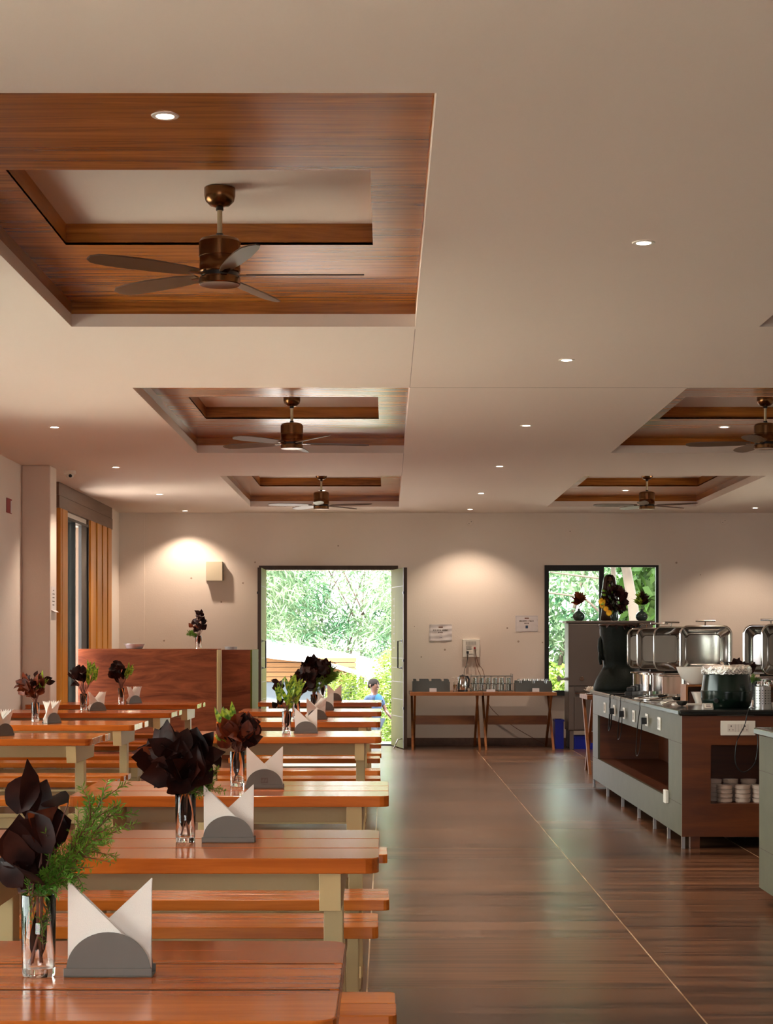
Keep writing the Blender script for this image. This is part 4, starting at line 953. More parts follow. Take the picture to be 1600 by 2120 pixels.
# ------------------------------------------------------------------ serving islands
IX = 1.913; Y1 = 11.74; Y2 = 16.80; WT = .90
def island(y1, y2, x1, name, label, end_niche):
    t = thing('serving_island', label, 'counter', (IX, y1, 0)); L_ = y2-y1; W_ = x1-IX; zb, zt = .078, .86
    a, b = .55, L_-.40; nz0, nz1 = .285, .682; D_ = .55
    # side facing the aisle: grey frame round a long niche
    m = MB(); holed(m, 0, L_, zb, zt, [(a, b, nz0, nz1)], lambda p, q, r_, s: m.box(0, .02, p, q, r_, s)); m.build('side_frame', M['stone'], t)
    m = MB(); m.box(.02, D_, a-.02, a, nz0-.02, nz1+.02); m.box(.02, D_, b, b+.02, nz0-.02, nz1+.02); m.box(.02, D_, a, b, nz0-.02, nz0); m.box(.02, D_, a, b, nz1, nz1+.02); m.box(D_, D_+.02, a-.02, b+.02, nz0-.02, nz1+.02); m.build('niche_lining', M['island'], t)
    m = MB()      # joints between the grey boards
    for p, q, r_, s in ((0, a, nz1-.003, nz1), (0, a, nz0-.003, nz0), (b, L_, nz1-.003, nz1), (b, L_, nz0-.003, nz0)): m.box(-.0008, .001, p, q, r_, s)
    m.build('board_joint', M['ink'], t)
    # end facing the camera
    nx0, nx1 = .185, .80; ez0, ez1 = .292, .672
    m = MB()
    holed(m, 0.0, W_, zb, zt, [(nx0, nx1, ez0, ez1)] if end_niche else [], lambda p, q, r_, s: m.box(max(p, .0), q, -.018, -.0005, r_, s)); m.build('end_panel', M['island'], t)
    if end_niche:
        m = MB(); m.box(nx0-.015, nx0, 0, .38, ez0-.015, ez1+.015); m.box(nx1, nx1+.015, 0, .38, ez0-.015, ez1+.015); m.box(nx0, nx1, 0, .38, ez0-.015, ez0); m.box(nx0, nx1, 0, .38, ez1, ez1+.015); m.box(nx0-.015, nx1+.015, .38, .395, ez0-.015, ez1+.015); m.build('end_niche_lining', M['island'], t)
    m = MB(); m.box(.021, W_, L_-.02, L_, zb, zt); m.box(W_-.02, W_, 0, L_-.02, zb, zt); m.box(.56 if not end_niche else .9, W_-.02, .4, L_-.02, zb, zb+.02); m.box(.02, W_-.02, .0, .39, zb, zb+.018); m.build('carcass', M['island'], t)
    m = MB(); m.box(-.022, W_+.02, -.03, L_+.02, zt+.0005, WT); m.build('worktop', M['granite'], t, bevel=.014, seg=3)
    m = MB(); m.box(-.027, -.0225, -.02, L_+.01, zt+.008, WT-.008); m.build('worktop_edge', M['granite_edge'], t, bevel=.002)
    k = 0
    for yy in ([0.0, .6, 1.25, 2.05, 3.0, 4.0, L_-.03] if L_ > 4 else [0.02, 1.2, 2.4]):
        l = MB(); l.box(.002, .022, yy, yy+.03, 0, zb-.0005); l.build('foot', M['brushed'], t)
        l = MB(); l.box(W_-.05, W_-.02, yy, yy+.03, 0, zb-.0005); l.build('foot', M['brushed'], t)
    m = MB(); m.box(.06, .12, .02, .08, 0, zb-.0005); m.build('block_foot', M['island'], t)
    return t
isl = island(Y1, Y2, 3.25, 'a', 'long serving island with walnut niches and a black worktop full of food warmers', True)
island(5.4, 9.30, 3.2, 'b', 'nearer serving island cut off by the right edge of the frame', False)
# socket plates on the aisle side
K = 3750/3300.
sy = [13.94, 13.36, 12.81, 12.31, 11.69, 11.16]
s0 = None
for i, d in enumerate(sy):
    lb = 'white socket plate on the aisle side of the long island, %s from the far end' % ['first', 'second', 'third', 'fourth', 'fifth', 'sixth'][i]
    if s0 is None:
        s0 = thing('socket_plate', lb, 'socket'); m = MB(); m.box(-.008, -.0005, -.062, .062, -.045, .045); m.build('plate', M['white'], s0, bevel=.002)
        m = MB(); m.box(-.0095, -.0082, -.045, .0, -.03, .03); m.box(-.0105, -.0082, .008, .045, -.03, .03); m.build('switch', M['ceramic'], s0, bevel=.0006)
        m = MB(); m.box(-.0102, -.0096, -.026, -.020, .006, .018); m.box(-.0102, -.0096, -.036, -.030, -.018, -.01); m.box(-.0102, -.0096, -.014, -.008, -.018, -.01); m.build('pin_holes', M['ink'], s0); s_ = s0
    else: s_ = dup(s0, (0, 0, 0), 0, lb)
    s_['group'] = 'socket plates along the long island'; s_.location = (IX, d*K, .768)
t = thing('double_socket', 'wide cream double socket plate on the end of the long island', 'socket', (IX+.36, Y1-.018, .782))
m = MB(); m.box(-.112, .112, -.009, -.0005, -.047, .047); m.build('plate', M['white'], t, bevel=.002)
m = MB(); m.box(-.068, .068, -.0105, -.0092, -.025, .025); m.build('inner_plate', M['ceramic'], t)
m = MB()
for x in (-.045, .045):
    m.box(x-.003, x+.003, -.0112, -.0106, .008, .018); m.box(x-.014, x-.009, -.0112, -.0106, -.014, -.008); m.box(x+.009, x+.014, -.0112, -.0106, -.014, -.008)
for x in (-.018, .002, .022): m.box(x, x+.0008, -.0112, -.0106, -.024, .024)
m.build('pin_holes', M['ink'], t)
m = MB(); m.box(IX-.024, IX-.0005, Y1+.53, Y1+.63, .245, .335); o = m.build('white_box', M['white'], None, bevel=.004); tag(o, 'small white box fixed at the lower corner of the island niche', 'box')

# stacked bowls in the end niche
rb = random.Random(2)
def bowl_mesh(r, h):
    m = MB(); m.lathe([(.001, 0), (r*.88, 0), (r*.90, .004), (r*.99, .006), (r*1.0, h*.93), (r*1.01, h*.95), (r*1.01, h), (r*.93, h), (r*.90, .016), (.001, .012)], (0, 0, 0), 30); return m
b0 = None; cnt = 0
for (xo, yo, n_, rowname) in ((.305-.01, .09, 4, 'front row, left stack'), (.415-.003, .09, 4, 'front row, middle stack'), (.525, .09, 4, 'front row, right stack'), (.245, .21, 5, 'back row, left stack'), (.36, .215, 5, 'back row, middle stack'), (.475, .215, 5, 'back row, right stack')):
    for k in range(n_):
        lb = 'cream bowl stacked in the island end niche, %s, %s' % (rowname, ['bottom one', 'second from the bottom', 'third from the bottom', 'fourth from the bottom', 'topmost'][k] if n_ == 5 else ['bottom one', 'second from the bottom', 'third from the bottom', 'topmost'][k])
        if b0 is None: o = bowl_mesh(.051, .0275).build('stacked_bowl', M['china'], None, smooth=.8); b0 = o
        else: o = b0.copy(); COL.objects.link(o)
        o.location = (IX+xo+rb.uniform(-.001, .001)*k, Y1+yo, .2925+k*.0286); tag(o, lb, 'bowl', 'cream bowls in the island niche')

# ------------------------------------------------------------------ chafing dishes
def chafer(x, y, rz, label, mt='steel'):
    t = thing('chafing_dish', label, 'chafing dish', (x, y, WT), rz); hw, hd = .20, .18
    # body in front of the hinge line (hinge at y = 0, dish towards -y)
    m = MB(); m.prism(rrect(-hw+.02, hw-.02, -2*hd+.02, -.02, .05, 5), .03, .165); m.build('water_pan', M['steel'], t, smooth=.6)
    m = MB(); m.prism(rrect(-hw, hw, -2*hd, 0, .06, 5), .1655, .182); m.build('rim', M['steel'], t, bevel=.003, smooth=.6)
    m = MB(); m.prism(rrect(-hw+.03, hw-.03, -2*hd+.03, -.03, .045, 5), .1825, .186); m.build('food', M['carved'], t)
    for a in (-1, 1):
        for b in (-1, 1):
            l = MB(); xx, yy = a*(hw-.05), -hd+b*(hd-.05); l.box(xx-.012, xx+.012, yy-.012, yy+.012, 0, .0295); l.build('foot', M['steel'], t)
    # open lid: rounded square pan seen from inside
    rings = [(hw, .0, .0, .36, .065), (hw-.010, .0, .008, .352, .06), (hw-.012, .012, .010, .35, .058), (hw-.062, .085, .058, .302, .045), (hw-.072, .092, .068, .292, .035)]
    N = 6; vs = []; fs = []
    for (w_, dy, z0, z1, r_) in rings:
        for (u, v) in rrect(-w_, w_, z0, z1, r_, N): vs.append((u, dy+.02, v+.205))
    n_ = 4*(N+1)
    for j in range(len(rings)-1):
        for i in range(n_): k = (i+1) % n_; fs.append((j*n_+i, j*n_+k, (j+1)*n_+k, (j+1)*n_+i))
    m = MB(); m.add(vs, fs); lid = m.build('lid', M['steel'], t, smooth=.5); so = lid.modifiers.new('shell', 'SOLIDIFY'); so.thickness = .004; so.offset = 1
    last = vs[-n_:]; m = MB(); m.add([(p[0], p[1]-.001, p[2]) for p in last]+[(p[0], p[1]+.003, p[2]) for p in last], [tuple(range(n_)), tuple(range(n_, 2*n_))[::-1]]+[(i, n_+i, n_+(i+1) % n_, (i+1) % n_) for i in range(n_)]); m.build('lid_window', M['window_steel'], lid)
    m = MB(); m.tube([(-hw*.5+.02, .03, .20), (hw*.5-.02, .03, .20)], .012, 10); m.build('hinge', M['black'], t, smooth=.6)
    m = MB(); m.tube([(.0, .05, .555), (.0, .03, .60)], .005, 6); m.tube([(-.075, .03, .60), (.075, .03, .60)], .007, 8); m.build('lid_handle', M['steel'], lid, smooth=.8)
    return t
M['window_steel'] = mat('mirror_glass_lid', (.40, .38, .36), .10, .9)
for xx, d, rz, lb in ((2.32, 16.03/K, .3, 'farthest open chafing dish, beside the stone head'), (2.34, 15.5/K, .08, 'second farthest open chafing dish on the long island'), (2.32, 12.85, .55, 'third open chafing dish from the far end, turned sideways'),
                      (2.41, 12.02, .0, 'fourth open chafing dish from the far end, facing the camera above the white bowls'), (2.78, 13.10/K, -.2, 'dark open chafing dish behind the soup kettle'), (2.80, 11.05, .0, 'nearest open chafing dish, cut by the right edge of the frame')):
    chafer(xx, d*K, rz, lb)
# stone head planter
t = thing('stone_head', 'tall dark stone head planter at the far left corner of the long island', 'planter', (2.14, 16.59, WT)); 
m = MB(); m.lathe([(.24, .0), (.247, .012), (.240, .05), (.222, .10), (.195, .15), (.170, .19), (.155, .22), (.158, .27), (.172, .33), (.180, .40), (.182, .47), (.188, .53), (.190, .585)], (0, 0, 0), 44, sy=.8)
m.build('head', M['statue'], t, smooth=1)
for s in (-1, 1):
    m = MB(); m.lathe([(.001, -.02), (.022, -.015), (.03, 0), (.022, .015), (.001, .02)], (0, 0, 0), 16, 'x', sx=1, sy=3.1)
    m.v = [(v[0]*1.3+s*.183-(.02*s if v[2] < -.04 else 0), v[1]*1.3-.01, v[2]*1.25+.385) for v in m.v]; m.build('ear', M['statue'], t, smooth=1)
    m = MB(); m.tube([(s*.180, -.01, .34), (s*.188, -.012, .29), (s*.178, -.012, .235)], .020, 10, r1=.013); m.build('ear_lobe', M['statue'], t, smooth=1)
m = MB(); m.prism([(.12, .45), (.175, .36), (.12, .355)], -.02, .02, 'x'); m.v = [(v[0], v[1], v[2]) for v in m.v]; m.build('nose', M['statue'], t, bevel=.006)
m = MB(); m.lathe([(.175, .5855), (.195, .59), (.198, .605), (.175, .608), (.168, .592)], (0, 0, 0), 36, sy=.8); m.build('planter_rim', M['carved'], t, smooth=.8)
m = MB(); r = random.Random(4)
for k in range(34):
    a = r.uniform(0, 2*PI); q = r.uniform(.10, .19); m.leaf((q*math.cos(a), q*.8*math.sin(a), .60), (math.cos(a), math.sin(a), r.uniform(-.3, .5)), (0, 0, 1), .07, .035, .6, .2, 6, 0, r, .1)
m.build('leaves', M['dark_leaf'], t, smooth=1)

# white bowls on a wooden box
t = thing('wooden_stand', 'open wooden box stand under the white bowls', 'stand', (2.30, 11.5*K, WT)); m = MB()
m.box(-.16, .20, -.12, .12, .120, .135); m.box(-.16, -.145, -.12, .12, 0, .1195); m.box(.185, .20, -.12, .12, 0, .1195); m.box(-.1445, .1845, .10, .115, 0, .1195); m.build('box', M['tablewood'], t)
m = MB(); m.box(-.135, .175, -.10, .09, 0, .085); m.build('dark_tray', M['island'], t)
def white_bowl(loc, r, h, label):
    m = MB(); m.lathe([(.001, 0), (r*.42, 0), (r*.46, .006), (r*.78, h*.35), (r*.95, h*.8), (r, h), (r*.96, h), (r*.90, h*.8), (r*.72, h*.36), (.001, .012)], (0, 0, 0), 40)
    o = m.build('serving_bowl', M['ceramic'], None, smooth=1, loc=loc); return tag(o, label, 'bowl', 'white serving bowls on the wooden stand')
bz = WT+.1355; by_ = 11.5*K
white_bowl((2.255, by_+.0, bz), .165, .125, 'large white serving bowl, leftmost and outermost of the nested bowls on the wooden stand')
white_bowl((2.285, by_-.005, bz+.0125), .160, .1125, 'white serving bowl nested second in the stack on the wooden stand')
m = MB(); m.prism(rrect(-.06, .06, -.06, .06, .02, 3), 0, .006); 
for s, (w0, w1) in enumerate(((.045, .075),)):
    pass
vs = []; 
for w_, z_ in ((.05, 0), (.078, .085), (.074, .085), (.046, .006)):
    vs += [(u, v, z_) for u, v in rrect(-w_, w_, -w_, w_, .018, 3)]
n_ = 16; fs = [tuple(range(n_))[::-1], tuple(range(3*n_, 4*n_))]+[(j*n_+i, j*n_+(i+1) % n_, (j+1)*n_+(i+1) % n_, (j+1)*n_+i) for j in range(3) for i in range(n_)]
m = MB(); m.add(vs, fs); o = m.build('square_bowl', M['ceramic'], None, smooth=.6, loc=(2.22, by_-.22, WT+.1)); o.location = (2.235, by_-.21, WT)
o.location.z = WT; tag(o, 'small square white bowl in front of the wooden stand beside the soup kettle', 'bowl'); o.location = (2.245, by_-.235, WT+.0005)

# soup kettle
t = thing('soup_kettle', 'black electric soup kettle covered with crumpled foil', 'soup kettle', (2.275, 10.67*K, WT))
m = MB(); m.lathe([(.145, 0), (.158, .012), (.168, .06), (.169, .103)], (0, 0, 0), 44); m.build('base', M['kettle'], t, smooth=.7)
m = MB(); m.lathe([(.173, .1035), (.173, .112), (.167, .116), (.163, .15), (.156, .20), (.150, .2355)], (0, 0, 0), 44); m.build('body', M['kettle'], t, smooth=.7)
m = MB(); rf = random.Random(6); N = 64; vs = []
prof = [(.154, .224), (.163, .226), (.167, .245), (.166, .262), (.160, .276), (.148, .283), (.11, .286), (.05, .285), (.0015, .285)]
for j, (r_, z_) in enumerate(prof):
    for i in range(N): a = 2*PI*i/N; q = 1+rf.uniform(-.025, .025) if 0 < j < 6 else 1; vs.append((r_*q*math.cos(a), r_*q*math.sin(a), z_+(rf.uniform(-.004, .004) if 0 < j < 7 else 0)))
fs = [(j*N+i, j*N+(i+1) % N, (j+1)*N+(i+1) % N, (j+1)*N+i) for j in range(len(prof)-1) for i in range(N)]
m.add(vs, fs); m.build('foil_cover', M['foil'], t)
m = MB(); m.lathe([(.014, -.185), (.016, -.165)], (-.095, .028, .05), 16, 'y'); m.lathe([(.006, -.178), (.006, -.16)], (-.05, .0, .055), 10, 'y'); m.build('control_knob', M['black'], t, smooth=.5)
m = MB(); m.lathe([(.018, .2865), (.014, .297), (.018, .304), (.001, .308)], (.0, .0, 0), 16); m.build('lid_knob', M['black'], t, smooth=.6)
cable('electric_cable', 'black cord looping from the soup kettle to the double socket', [(2.44, 10.6*K, WT+.02), (2.40, 10.42*K, WT+.008), (2.34, Y1-.034, WT+.004), (2.31, Y1-.05, .80), (2.26, Y1-.06, .70), (2.25, Y1-.06, .56), (2.30, Y1-.06, .50), (2.37, Y1-.06, .55), (2.395, Y1-.05, .66), (2.395, Y1-.045, .74)], .0035)
m = MB(); m.box(2.375, 2.41, Y1-.05, Y1-.0295, .745, .785); o = m.build('black_plug', M['black'], None, bevel=.004); tag(o, 'black plug in the right half of the double socket', 'plug')
t = thing('menu_sign', 'small slanted table sign with dark print in front of the soup kettle', 'sign', (2.115, 10.50*K, WT), .1)
m = MB(); m.prism([(-.0, 0), (.045, 0), (.022, .036), (.018, .036)], -.034, .034, 'x'); m.v = [(v[0], v[1]-.02, v[2]) for v in m.v]; m.build('holder', M['socket_grey'], t)
m = MB(); m.prism([(-.0205, .006), (-.0075, .0295), (-.0085, .030), (-.0215, .0065)], -.024, .024, 'x'); m.build('card', M['white'], t)
m = MB(); 
for k in range(2):
    z = .013+.009*k; y = -.0205+(z-.006)*.555-.0016
    m.prism([(y, z), (y+.0025, z+.0045), (y+.0018, z+.005), (y-.0007, z+.0005)], -.016, .016, 'x')
m.build('printed_text', M['ink'], t)
# cutlery cylinder
t = thing('cutlery_holder', 'perforated steel cutlery cylinder with spoons near the island front edge', 'cutlery holder', (2.475, 10.50*K, WT))
m = MB(); m.lathe([(.056, 0), (.056, .145), (.054, .147), (.0535, .143), (.0535, .003), (.001, .003)], (0, 0, 0), 36); m.build('cylinder', M['brushed'], t, smooth=.6)
m = MB()
for j in range(6):
    for i in range(18):
        a = 2*PI*i/18; z = .035+.017*j; c_, s_ = math.cos(a), math.sin(a); w_ = .0032
        P_ = [(c_*.0566-s_*u, s_*.0566+c_*u, z+v) for u, v in ((-w_, -w_), (w_, -w_), (w_, w_), (-w_, w_))]
        m.add(P_+[(p[0]*.985, p[1]*.985, p[2]) for p in P_], [(0, 1, 2, 3), (7, 6, 5, 4), (0, 4, 5, 1), (1, 5, 6, 2), (2, 6, 7, 3), (3, 7, 4, 0)])
m.build('perforations', M['black'], t)
rs = random.Random(9)
for k in range(6):
    a = 2*PI*k/6; m = MB(); m.tube([(0, 0, 0), (0, 0, .13)], .003, 6); m.lathe([(.001, .125), (.012, .135), (.016, .155), (.011, .172), (.001, .178)], (0, 0, 0), 14, sy=.35)
    o = m.build('spoon', M['steel'], None, smooth=.9, loc=(2.475+.03*math.cos(a), 10.50*K+.03*math.sin(a), WT+.0035)); o.rotation_euler = (rs.uniform(-.08, .08), rs.uniform(-.08, .08), a)
    tag(o, 'steel spoon standing in the perforated cutlery cylinder', 'spoon', 'spoons in the cutlery cylinder')
# low flower arrangement behind the soup kettle
foliage_vase(2.46, 11.02*K, WT, 'glass vase with dark red leaves and fern right behind the soup kettle', [('dark', 14, (.0, .26, .09, .05), .08, .05), ('fern', 12, (.03, .20, .09, .04), .014, 0)], 31, group='tumbler vases with cut leaves')
# utensils on the worktop
def ladle(x, y, rz, label, L_=.22):
    m = MB(); m.lathe([(.001, .0), (.024, .006), (.038, .022), (.042, .036), (.040, .036), (.022, .010), (.001, .005)], (0, 0, 0), 22); m.tube([(.038, 0, .034), (.09, 0, .03), (L_, 0, .012)], .005, 6)
    o = m.build('ladle', M['steel'], None, smooth=.9, loc=(x, y, WT+.0002)); o.rotation_euler = (0, 0, rz); return tag(o, label, 'ladle')
ladle(2.13, 12.3*K, 3.6, 'steel ladle lying farthest along the black worktop')
ladle(2.16, 11.85*K, 3.4, 'steel ladle lying in the middle of the black worktop')
ladle(2.03, 10.95*K, 3.0, 'steel ladle lying beside the wooden stand near the island corner', .14)
for i, (x, d) in enumerate(((2.00, 12.45), (2.02, 12.0), (2.05, 11.55), (2.07, 11.2))):
    m = MB(); m.prism(rrect(-.13, .13, -.028, .028, .02, 4), .0, .004); m.prism(rrect(-.125, .125, -.024, .024, .02, 4), .004, .008)
    o = m.build('spoon_rest', M['ceramic'], None, loc=(x+.06, d*K, WT+.0003)); o.rotation_euler = (0, 0, .12); tag(o, 'long white spoon rest on the black worktop, %s from the far end' % ord_[i].replace('nearest', 'first'), 'spoon rest', 'white spoon rests on the worktop')
t = thing('power_strip', 'black power strip with adapters on the worktop beside the stone head', 'power strip', (2.05, 13.2*K, WT), 1.2)
m = MB(); m.box(-.20, .20, -.03, .03, 0, .035); m.build('strip', M['black'], t, bevel=.005)
for k in range(3):
    m = MB(); m.box(-.16+.13*k, -.08+.13*k, -.025, .025, .0355, .07+.01*k); m.build('adapter', M['black'], t, bevel=.006)
xo = IX-.034
def drop_cable(d, z1, z2, label, loop=.0, r=.0035):
    y = d*K; return cable('appliance_cord', label, [(2.05, y+.05, WT+.012), (1.96, y+.02, WT+.006), (IX-.034, y, WT+.004), (xo-.008, y-.005, WT-.06), (xo-.004, y+loop, .72), (xo-.006, y+loop*1.5, z2), (xo-.004, y+loop*.6-.05, z2+.04), (xo, y-.05, z1)], r)
drop_cable(13.35, .74, .60, 'black cord hanging over the island edge at the second socket plate', .06, .006)
drop_cable(12.75, .75, .56, 'black cord hanging down to the third socket plate', .12)
drop_cable(11.78, .74, .50, 'black cord hanging over the island edge to the fifth socket plate', .14)
for d, w_ in ((13.36, 'second'), (12.81, 'third'), (11.69, 'fifth')):
    m = MB(); m.box(-.05, -.011, -.04, -.006, -.03, .02); o = m.build('plug', M['black'], None, bevel=.004, loc=(IX, d*K, .768)); tag(o, 'black plug in the %s socket plate from the far end of the island' % w_, 'plug', 'plugs along the island')

# trestle table behind the island with a white lotus
trestle(2.035, 2.95, 18.38, 19.1, 'orange-brown trestle table standing behind the far end of the island', .80)
t = thing('lotus_bowl', 'white lotus flower in a shallow dish on the trestle table behind the island', 'flower', (2.10, 18.65, .80)); m = MB(); m.lathe([(.03, 0), (.055, .012), (.052, .014), (.001, .006)], (0, 0, 0), 20); m.build('dish', M['ceramic'], t, smooth=.8)
m = MB(); r = random.Random(12)
for ring, (n_, up, R) in enumerate(((12, .15, .085), (10, .6, .08), (8, 1.3, .07), (5, 3, .06))):
    for k in range(n_): a = 2*PI*(k+.5*ring)/n_; m.leaf((0, 0, .03), (math.cos(a), math.sin(a), up), (0, 0, 1), R, .03, -.2, .4, 5)
m.build('petals', M['lotus'], t, smooth=1)
# ------------------------------------------------------------------ outside
c = MB(); c.box(-45, 45, -30, 80, GZ-.3, GZ); c.v = c.v; g = c.build('ground', M['ground']); g['kind'] = 'structure'; g.name = 'trim_11'
c = MB(); c.box(DOOR[0]-.6, DOOR[1]+.8, WALL+.2, WALL+1.3, GZ, -.02); struct('trim_12', c, M['ground'])
def leafy(name, label, cat, clumps, n_, L_, W_, mt, seed, trunk=None, droop=.6, group=None, spread=1.0, bark='bark'):
    r = random.Random(seed); t = thing(name, label, cat, (clumps[0][0], clumps[0][1], GZ), 0, group); ox, oy = clumps[0][0], clumps[0][1]; m = MB()
    tot = sum(k[3]*k[4]*k[5] for k in clumps)
    V = m.v; Fc = m.f
    for (cx, cy, cz, rx, ry, rz) in clumps:
        for i in range(int(n_*rx*ry*rz/tot)):
            while True:
                u = (r.uniform(-1, 1), r.uniform(-1, 1), r.uniform(-1, 1)); q = u[0]**2+u[1]**2+u[2]**2
                if .15 < q < 1: break
            s_ = 1.0 if r.random() < .7 else r.uniform(.5, 1)
            k_ = s_/math.sqrt(q)*(q**.25)
            x, y, z = cx-ox+u[0]*rx*k_, cy-oy+u[1]*ry*k_, cz-GZ+u[2]*rz*k_
            dx, dy, dz = r.gauss(0, 1)+u[0]*.5, r.gauss(0, 1)+u[1]*.4, r.gauss(0, .6)-droop
            n0 = math.sqrt(dx*dx+dy*dy+dz*dz); l_ = L_*r.uniform(.6, 1.3)/n0; dx *= l_; dy *= l_; dz *= l_
            ax, ay, az = r.gauss(0, 1), r.gauss(0, 1), r.gauss(0, 1)
            sx, sy, sz = dy*az-dz*ay, dz*ax-dx*az, dx*ay-dy*ax; n1 = math.sqrt(sx*sx+sy*sy+sz*sz)+1e-9; w_ = W_*.5*r.uniform(.7, 1.2)/n1; sx *= w_; sy *= w_; sz *= w_
            b = len(V)
            V.append((x, y, z)); V.append((x+dx*.4+sx, y+dy*.4+sy, z+dz*.4+sz)); V.append((x+dx, y+dy, z+dz-L_*.15)); V.append((x+dx*.4-sx, y+dy*.4-sy, z+dz*.4-sz))
            Fc.append((b, b+1, b+2, b+3)); m.m.append(0)
    m.build('leaves', M[mt], t)
    if trunk:
        w = MB()
        for pts, r0, r1 in trunk: w.tube([(p[0]-ox, p[1]-oy, p[2]-GZ) for p in pts], r0, 10, r1=r1)
        w.build('trunk', M[bark], t, smooth=1)
    return t
def culms(x, y, n_, h, r_):
    rr_ = random.Random(int(x*10+y)); return [([(x+rr_.uniform(-.4, .4), y+rr_.uniform(-.3, .3), GZ), (x+rr_.uniform(-.6, .6), y, GZ+h*.5), (x+rr_.uniform(-1, 1), y-.5, GZ+h)], .03, .01) for _ in range(n_)]
leafy('bamboo_clump', 'bright bamboo foliage arching on the left beyond the open door', 'bamboo', [(-2.6, 33.5, 2.2, 1.5, 1.2, 1.1), (-1.9, 33, 1.2, 1.0, 1, .5), (-3.2, 34, 3.6, 1.4, 1.2, 1.0)], 9000, .26, .030, 'bamboo', 1, culms(-2.6, 33.5, 7, 4, .03), group='bamboo beyond the door')
leafy('bamboo_clump', 'bright bamboo foliage in the middle beyond the open door', 'bamboo', [(-.9, 35, 2.5, 1.6, 1.2, 1.1), (-.6, 34, 1.4, 1.3, 1, .45), (-.6, 36, 4.2, 1.6, 1.2, 1.0)], 9000, .26, .030, 'bamboo', 2, culms(-.9, 35, 7, 4.5, .03), group='bamboo beyond the door')
leafy('bamboo_clump', 'bright bamboo foliage on the right beyond the open door', 'bamboo', [(.9, 33, 2.3, 1.3, 1.2, 1.1), (.5, 32.5, 1.3, .9, .8, .5), (1.2, 34, 3.8, 1.3, 1, .9)], 8000, .24, .028, 'bamboo', 3, culms(.9, 33, 7, 4, .03), group='bamboo beyond the door')
leafy('dark_tree', 'darker green tree behind the bamboo at the top left of the doorway', 'tree', [(-3.0, 39, 3.4, 1.2, 1, 1.2), (-3.4, 40, 2.4, 1.6, 1, 1.0)], 5000, .20, .09, 'tree_leaf', 4, [([(-3.2, 39.5, GZ), (-3.0, 39.3, 2)], .12, .06)])
leafy('hedge_shrub', 'lime green conifer shrub beyond the door on the right', 'shrub', [(.10, 29.6, .15, .60, .6, .75), (.25, 30.2, .7, .5, .5, .6), (-.35, 30, .05, .45, .5, .55), (.3, 28.9, -.1, .4, .4, .45)], 12000, .09, .022, 'hedge_leaf', 5, [([(.1, 29.6, GZ), (.15, 29.6, .6)], .05, .02)], droop=-.3)
leafy('hedge_shrub', 'lime green shrub around the end of the slatted shed', 'shrub', [(-.62, 30.3, .35, .42, .4, .5), (-.5, 30.4, -.1, .4, .4, .4)], 4500, .09, .022, 'hedge_leaf', 6, [([(-.6, 30.3, GZ), (-.6, 30.3, .6)], .04, .02)], droop=-.3)
# window side trees
leafy('broad_leaf_tree', 'leafy green tree beyond the left half of the window', 'tree', [(3.6, 33, 2.2, 1.3, 1.2, 1.3), (3.2, 34, 1.0, 1.2, 1, .9), (4.2, 35, 3.6, 1.6, 1, 1.2)], 9000, .17, .07, 'bamboo', 7, [([(3.0, 33, GZ), (3.2, 33, 1.2), (3.6, 33, 2.6)], .06, .03)], group='trees beyond the window')
leafy('broad_leaf_tree', 'broad-leaved tree beyond the right half of the window', 'tree', [(5.2, 32, 2.3, 1.1, 1, 1.2), (4.9, 33, 1.1, 1.1, 1, .9), (5.6, 34, 3.4, 1.4, 1, 1.2)], 7000, .22, .14, 'tree_leaf', 8, [([(5.2, 32, GZ), (5.2, 32, 1.2)], .06, .05)], group='trees beyond the window')
leafy('broad_leaf_tree', 'low green undergrowth below the trees beyond the window', 'tree', [(3.8, 31.5, .3, 1.5, .8, .8), (2.6, 32, .2, .9, .8, .9), (5.2, 31, .2, 1, .8, .7)], 7000, .15, .06, 'hedge_leaf', 9, [([(3.8, 31.5, GZ), (3.8, 31.5, .3)], .05, .03)], group='trees beyond the window')
def trunk_tree(name, label, pts, r0, r1, seed, crown):
    t = leafy(name, label, 'tree', [crown], 2500, .2, .12, 'tree_leaf', seed, [(pts, r0, r1), ([pts[2], (pts[2][0]-.5, pts[2][1], pts[2][2]+.45), (pts[2][0]-1.3, pts[2][1], pts[2][2]+.55)], .025, .012)]); return t
trunk_tree('pale_trunk_tree', 'pale leaning tree trunk seen through the right window half', [(4.05, 28.5, GZ), (3.98, 28.5, 1.0), (3.88, 28.5, 1.9), (3.72, 28.5, 2.8), (3.6, 28.5, 4.2)], .11, .06, 10, (3.6, 28.5, 5.0, 1.6, 1.4, .9))
trunk_tree('stump_tree', 'short pale trunk left of the leaning trunk outside the window', [(3.62, 28.9, GZ), (3.63, 28.9, .8), (3.64, 28.9, 1.62), (3.64, 28.9, 1.9), (3.6, 29, 3.2)], .075, .035, 11, (3.6, 29.6, 4.8, 1.2, 1, .8))
# trees along the left side of the building
for k, (x, y) in enumerate(((-12.5, 3), (-13, 9), (-12.0, 15), (-13, 21))):
    leafy('side_tree', 'green tree outside the left windows, %s along the wall' % ['first', 'second', 'third', 'fourth'][k], 'tree', [(x, y, 1.2, 1.2, 2.0, 1.3)], 2500, .3, .16, 'tree_leaf', 20+k, [([(x, y, GZ), (x, y, 2)], .1, .06)], group='trees along the left side')
c = MB(); c.box(-8.5, XL-.2, -2, 26, GZ, -.12); struct('trim_13', c, M['bounce_ground'])  # unseen pale slab added to bounce sunlight onto the ceiling
